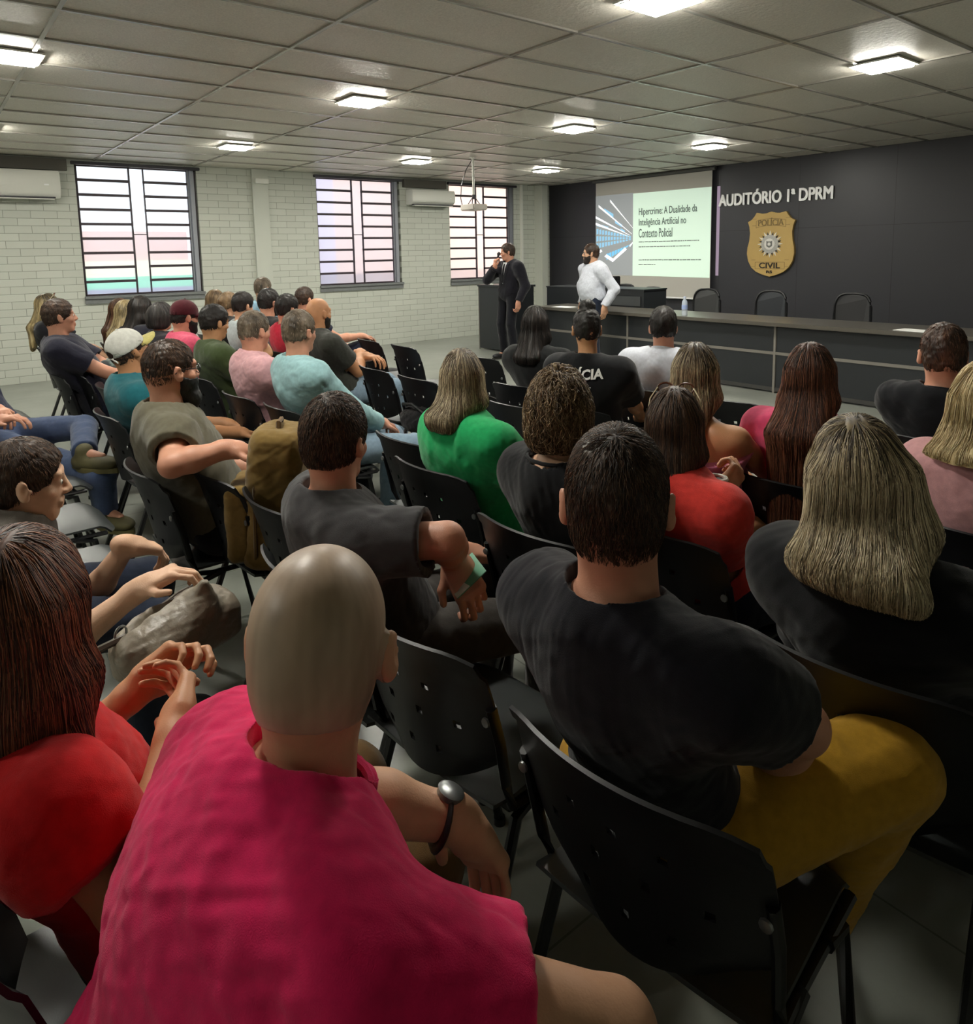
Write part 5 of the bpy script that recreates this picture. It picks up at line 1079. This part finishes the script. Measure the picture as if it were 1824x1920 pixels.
# ------------------------------------------------------------------ chairs under the sitters and the empty ones
def seatchair(E,lab,drz=0,dy=-.015,dx=0):
    rz=math.degrees(E.rotation_euler.z)*.4+drz; a=E.rotation_euler.z; chair(E.location.x-math.sin(a)*dy+math.cos(a)*dx,E.location.y+math.cos(a)*dy+math.sin(a)*dx,rz,lab)
SEAT_L=['with dark wavy hair nearest the lectern', 'with the dark bun and lettered police shirt', 'in the white shirt before the water bottle', 'in the black tee at the right edge, front row', 'in the pink strap top with bare shoulders', 'with very long chestnut hair', 'in the pale pink top at the right edge', 'in the bright green tee', 'with short curly brown hair', 'in the coral tee with sunglasses on the head', 'in the black cardigan with blonde highlighted hair', 'in the black tee and mustard trousers', 'in the dark grey tee holding the green card', 'in the crimson tee with shaved head', 'in the red tee at the lower left', 'in profile with tied-back hair and dark jeans', 'in blue jeans cut by the left edge', 'in the olive grey tee with beard and glasses', 'in the white cap and teal tee', 'in the light blue tee', 'in the pale pink shirt with greying hair', 'in the olive green tee', 'in the maroon cap and pink tee', 'with grey wavy hair beside the maroon cap', 'with long black hair below the first window', 'with blonde hair ends below the first window', 'with long brown hair below the first window', 'in the navy tee near the left wall', 'with blonde-ended hair against the left wall', 'in the charcoal tee with shaved tanned head', 'with dark hair in the red tee, left block', 'in the black tee behind the red tee', 'in the pale grey tee, left block', 'with tied light brown hair, left block', 'with reddish brown hair farthest back in the second row', 'with the raised crossed knee in navy', 'in the light blue top before the pale pillar']
for E,sl_ in zip(PPL[2:],SEAT_L):
    l=E['label']; cl_='black chair under the person '+sl_
    k=PPL.index(E)
    if 'mustard' in l: seatchair(E,cl_,6,.0,.08)
    elif 'red tee at the lower left' in l: seatchair(E,cl_,8,.0,.0)
    else: seatchair(E,cl_,4)
BY=.275
for x,y,rz,l in ((5.08,-7.03,-4,'empty black chair in the first row, next to the raised knee'),(5.66,-7.03,-4,'empty black chair in the first row, nearest the desk side of the aisle'),
    (6.50,-7.78,-3,'empty black chair in the second row, right of the light jeans'),(7.02,-7.78,0,'empty black chair in the second row, left of the green tee'),(7.58,-7.80,3,'empty black chair in the second row behind the green tee hair'),
    (6.60,-6.98,3,'empty black chair in the first row, left of the dark wavy hair'),(8.02,-7.85,5,'empty black chair in front of the curly-haired person'),
    (8.18,-8.60,0,'empty black chair in the third row, left of the green tee'),(8.55,-9.30,0,'empty black chair just right of the tan backpack'),(8.12,-9.34,2,'empty black chair under the bearded person\'s forearm'),
    (9.44,-9.38,7,'empty black chair between crimson tee and mustard trousers'),(8.62,-7.03,8,'empty black chair right of the pink strap top'),
    (5.30,-9.28,-4,'empty black chair with a bright edge behind the navy tee'),(5.95,-9.26,-4,'empty black chair with a camouflage bag'),
    (4.6,-9.98,4,'empty black chair farthest back along the left edge'),(5.15,-9.98,4,'second empty black chair along the left edge'),(6.6,-9.95,4,'empty black chair right of the blue jeans'),
    (9.95,-7.85,10,'empty black chair in front of the pale pink top'),(7.25,-9.98,2,'empty black chair behind the olive grey tee'),(7.85,-10.0,2,'empty black chair left of the tied-back hair')):
    a=R_(rz); chair(x-math.sin(a)*BY,y+math.cos(a)*BY,rz,l)

# ------------------------------------------------------------------ bags and small things
def sdf_obj(name,prims,lo,hi,h,m,parent=None,fold=0,ff=20,**kw):
    v=Vol(lo,hi,h)
    for p,k,md in prims: v.op(p,k,md)
    return vol_obj(name,v,m,parent,fold=fold,ff=ff,**kw)
M_canvas=fabric('tan_canvas','735c31'); M_canvas2=fabric('brown_canvas','5a4427'); M_leather=mat('taupe_leather','7d7365',.42,spec=.5,noise=.1,nscale=30,bump=.3,bscale=120)
p=atd(520,900,2.50); e=empty('backpack',(p[0],p[1],.47),-32,label='tan canvas backpack standing on a chair seat under the bearded person\'s hand',category='backpack')
sdf_obj('bag_body',[(boxp((0,0,.24),(.135,.09,.235),rotM(0,6,0),.05),.02,'u'),(boxp((0,.02,.42),(.11,.08,.05),None,.04),.04,'u')],(-.3,-.3,-.05),(.3,.3,.62),.007,M_canvas,e,fold=.008,ff=26)
sdf_obj('front_pocket',[(boxp((0,-.115,.17),(.12,.045,.13),None,.03),.02,'u')],(-.2,-.22,0),(.2,.0,.36),.006,M_canvas,e,fold=.005,ff=30)
f=MB(); f.tube([(-.13,-.06,.05),(-.135,-.05,.3),(-.10,-.03,.44),(0,-.02,.47),(.10,-.03,.44),(.135,-.05,.3),(.13,-.06,.05)],.007,6); f.build('zip',M_canvas2,e,smooth=True)
f=MB(); f.tube([(-.04,.02,.45),(-.03,.02,.50),(.03,.02,.50),(.04,.02,.45)],.009,6); f.build('handle',M_canvas2,e,smooth=True)
f=MB()
for sd in (1,-1): f.tube([(sd*.07,.10,.45),(sd*.09,.15,.33),(sd*.10,.14,.12),(sd*.12,.09,.03)],.020,6,flat=.4)
f.build('shoulder_strap',M_canvas2,e,smooth=True)
# handbag
p=atd(332,1172,1.72); e=empty('handbag',p,-58,label='taupe leather handbag held against the knee by the person with tied-back hair',category='handbag')
sdf_obj('bag_body',[(ell((0,0,-.01),(.165,.085,.080)),.02,'u'),(boxp((0,0,-.03),(.145,.08,.05),None,.03),.03,'u'),(cap((-.03,.05,.05),(-.03,.06,.10),.03,.012),.05,'u'),(ell((.01,-.035,.055),(.125,.032,.050)),.012,'s')],(-.24,-.2,-.15),(.24,.22,.18),.0045,M_leather,e,fold=.006,ff=30)
f=MB(); f.tube([(-.13,-.05,.02),(-.16,-.09,.01),(-.15,-.13,-.01),(-.10,-.15,-.03)],.008,6); f.tube([(.12,-.03,.03),(.17,-.06,.02),(.20,-.10,-.01),(.17,-.14,-.03)],.008,6); f.build('strap',mat('leather_dark','4a4038',.45),e,smooth=True)
for c_ in ((-.125,-.06,.02),(.12,-.045,.035)): f=MB(); f.tube([(c_[0]+.016*math.cos(a),c_[1],c_[2]+.016*math.sin(a)) for a in np.linspace(0,2*math.pi,14)[:-1]],.003,5,closed=True); f.build('ring',M_bolt,e,smooth=True)
# camouflage bag on a chair
def camo():
    m=bpy.data.materials.new('camouflage'); m.use_nodes=True; nt=m.node_tree; b=nt.nodes['Principled BSDF']; tc=nt.nodes.new('ShaderNodeTexCoord'); n=nt.nodes.new('ShaderNodeTexNoise'); n.inputs['Scale'].default_value=14; nt.links.new(tc.outputs['Object'],n.inputs['Vector'])
    r=nt.nodes.new('ShaderNodeValToRGB'); r.color_ramp.interpolation='CONSTANT'; e_=r.color_ramp.elements; e_[0].color=lin('22282a'); e_[1].position=.58; e_[1].color=lin('5c6a66'); k=e_.new(.47); k.color=lin('3c4643'); nt.links.new(n.outputs['Fac'],r.inputs[0]); nt.links.new(r.outputs[0],b.inputs['Base Color']); b.inputs['Roughness'].default_value=.8; return m
p=atz(207,700,.75); e=empty('camouflage_bag',(p[0],p[1]+.05,.46),-20,label='dark camouflage backpack sitting on a chair behind the white cap',category='backpack')
sdf_obj('bag_body',[(boxp((0,0,.19),(.17,.11,.20),None,.07),.02,'u'),(boxp((0,-.12,.13),(.12,.04,.10),None,.03),.02,'u')],(-.3,-.3,-.05),(.3,.3,.5),.009,camo(),e,fold=.012,ff=20)
f=MB(); f.tube([(-.04,.0,.38),(-.03,.0,.43),(.03,.0,.43),(.04,.0,.38)],.010,6); f.tube([(-.12,-.14,.32),(-.14,-.15,.2),(-.12,-.14,.05)],.012,6); f.build('strap',M_blackp,e,smooth=True)
# dark bag on the empty chair left of the green tee
p=atz(790,775,.56); e=empty('black_bag',(p[0],p[1],.46),-15,label='slumped black bag on the empty chair left of the green tee',category='bag')
sdf_obj('bag_body',[(ell((0,0,.07),(.19,.13,.085)),.02,'u'),(ell((.08,.03,.12),(.09,.09,.06)),.03,'u')],(-.3,-.25,-.05),(.3,.25,.25),.008,fabric('bag_black','1c1c1e'),e,fold=.014,ff=24)
f=MB(); f.tube([(-.15,-.06,.10),(-.05,-.10,.16),(.08,-.08,.18),(.16,-.02,.12)],.010,6); f.build('strap',M_blackp,e,smooth=True)
# card in a hand
p=atd(872,1078,1.70); M=Matrix.Translation(p)@Matrix.Rotation(R_(-20),4,'Z')@Matrix.Rotation(R_(38),4,'X')
e=empty('card',p,0,label='green and white printed card held by the dark grey tee person',category='card')
f=MB(); f.box((-.055,-.045,-.001),(.055,.045,.001),M=M.to_3x3().to_4x4()); f.build('card_sheet',mat('card_green','4f8a6c',.5),e)
f=MB(); f.add([tuple(M.to_3x3()@Vector(v)) for v in ((-.055,-.045,.0015),(.055,-.045,.0015),(.055,-.005,.0015),(0,-.018,.0015),(-.055,.02,.0015))],[(0,1,2,3,4)]); f.build('white_field',mat('card_white','c9cdc2',.5),e)
# cup with a white rim
p=atd(1341,897,2.0); e=empty('drinking_cup',(p[0],p[1],p[2]-.09),0,label='dark cup with a thick white rim above the coral sleeve',category='cup')
f=MB(); f.lathe([(.022,0),(.036,.02),(.040,.05),(.033,.08),(.032,.088)],22); f.build('cup_body',mat('gourd_dark','2a1c14',.4),e,smooth=True)
f=MB(); f.tube([(.029*math.cos(a),.029*math.sin(a),.090) for a in np.linspace(0,2*math.pi,25)[:-1]],.0065,8,closed=True,up=(0,0,1)); f.build('white_rim',M_white,e,smooth=True)
# ------------------------------------------------------------------ light and view
w=bpy.data.worlds.new('world'); S.world=w; w.use_nodes=True; nt=w.node_tree; bg=nt.nodes['Background']
sk_=nt.nodes.new('ShaderNodeTexSky'); sk_.sky_type='NISHITA'; sk_.sun_elevation=R_(50); sk_.sun_rotation=R_(100); sk_.sun_disc=False; sk_.altitude=50
mxs=nt.nodes.new('ShaderNodeMixRGB'); mxs.inputs[0].default_value=.55; nt.links.new(sk_.outputs[0],mxs.inputs[1]); mxs.inputs[2].default_value=(9,9.4,10,1); nt.links.new(mxs.outputs[0],bg.inputs['Color']); bg.inputs['Strength'].default_value=.17
ld=bpy.data.lights.new('sun','SUN'); ld.energy=3.0; ld.angle=R_(1.0); ld.color=(1,.95,.86); lo_=bpy.data.objects.new('sun',ld); COL.objects.link(lo_); lo_.location=(4,-20,20)
# sun stands high behind the room so it lights the neighbouring walls, not the hall floor
lo_.rotation_euler=Vector((-.75,.25,-.62)).to_track_quat('-Z','Y').to_euler()
# roof slab keeps the sun off the ceiling void
f=MB(); f.box((-.5,YB-.4,ZC+.15),(XR+.4,.4,ZC+.4)); f.build('roof',mat('roof','888888',.9),kind='structure')
S.view_settings.view_transform='Standard'; S.view_settings.look='None'; S.view_settings.exposure=0.85; S.view_settings.gamma=1; S.view_settings.use_curve_mapping=False
S.cycles.use_denoising=True; S.cycles.max_bounces=8; S.cycles.diffuse_bounces=5; S.cycles.glossy_bounces=3; S.cycles.transparent_max_bounces=12; S.cycles.sample_clamp_indirect=4.0
S.cycles.use_fast_gi=False
print('script time %.1f'%(time.time()-T0))
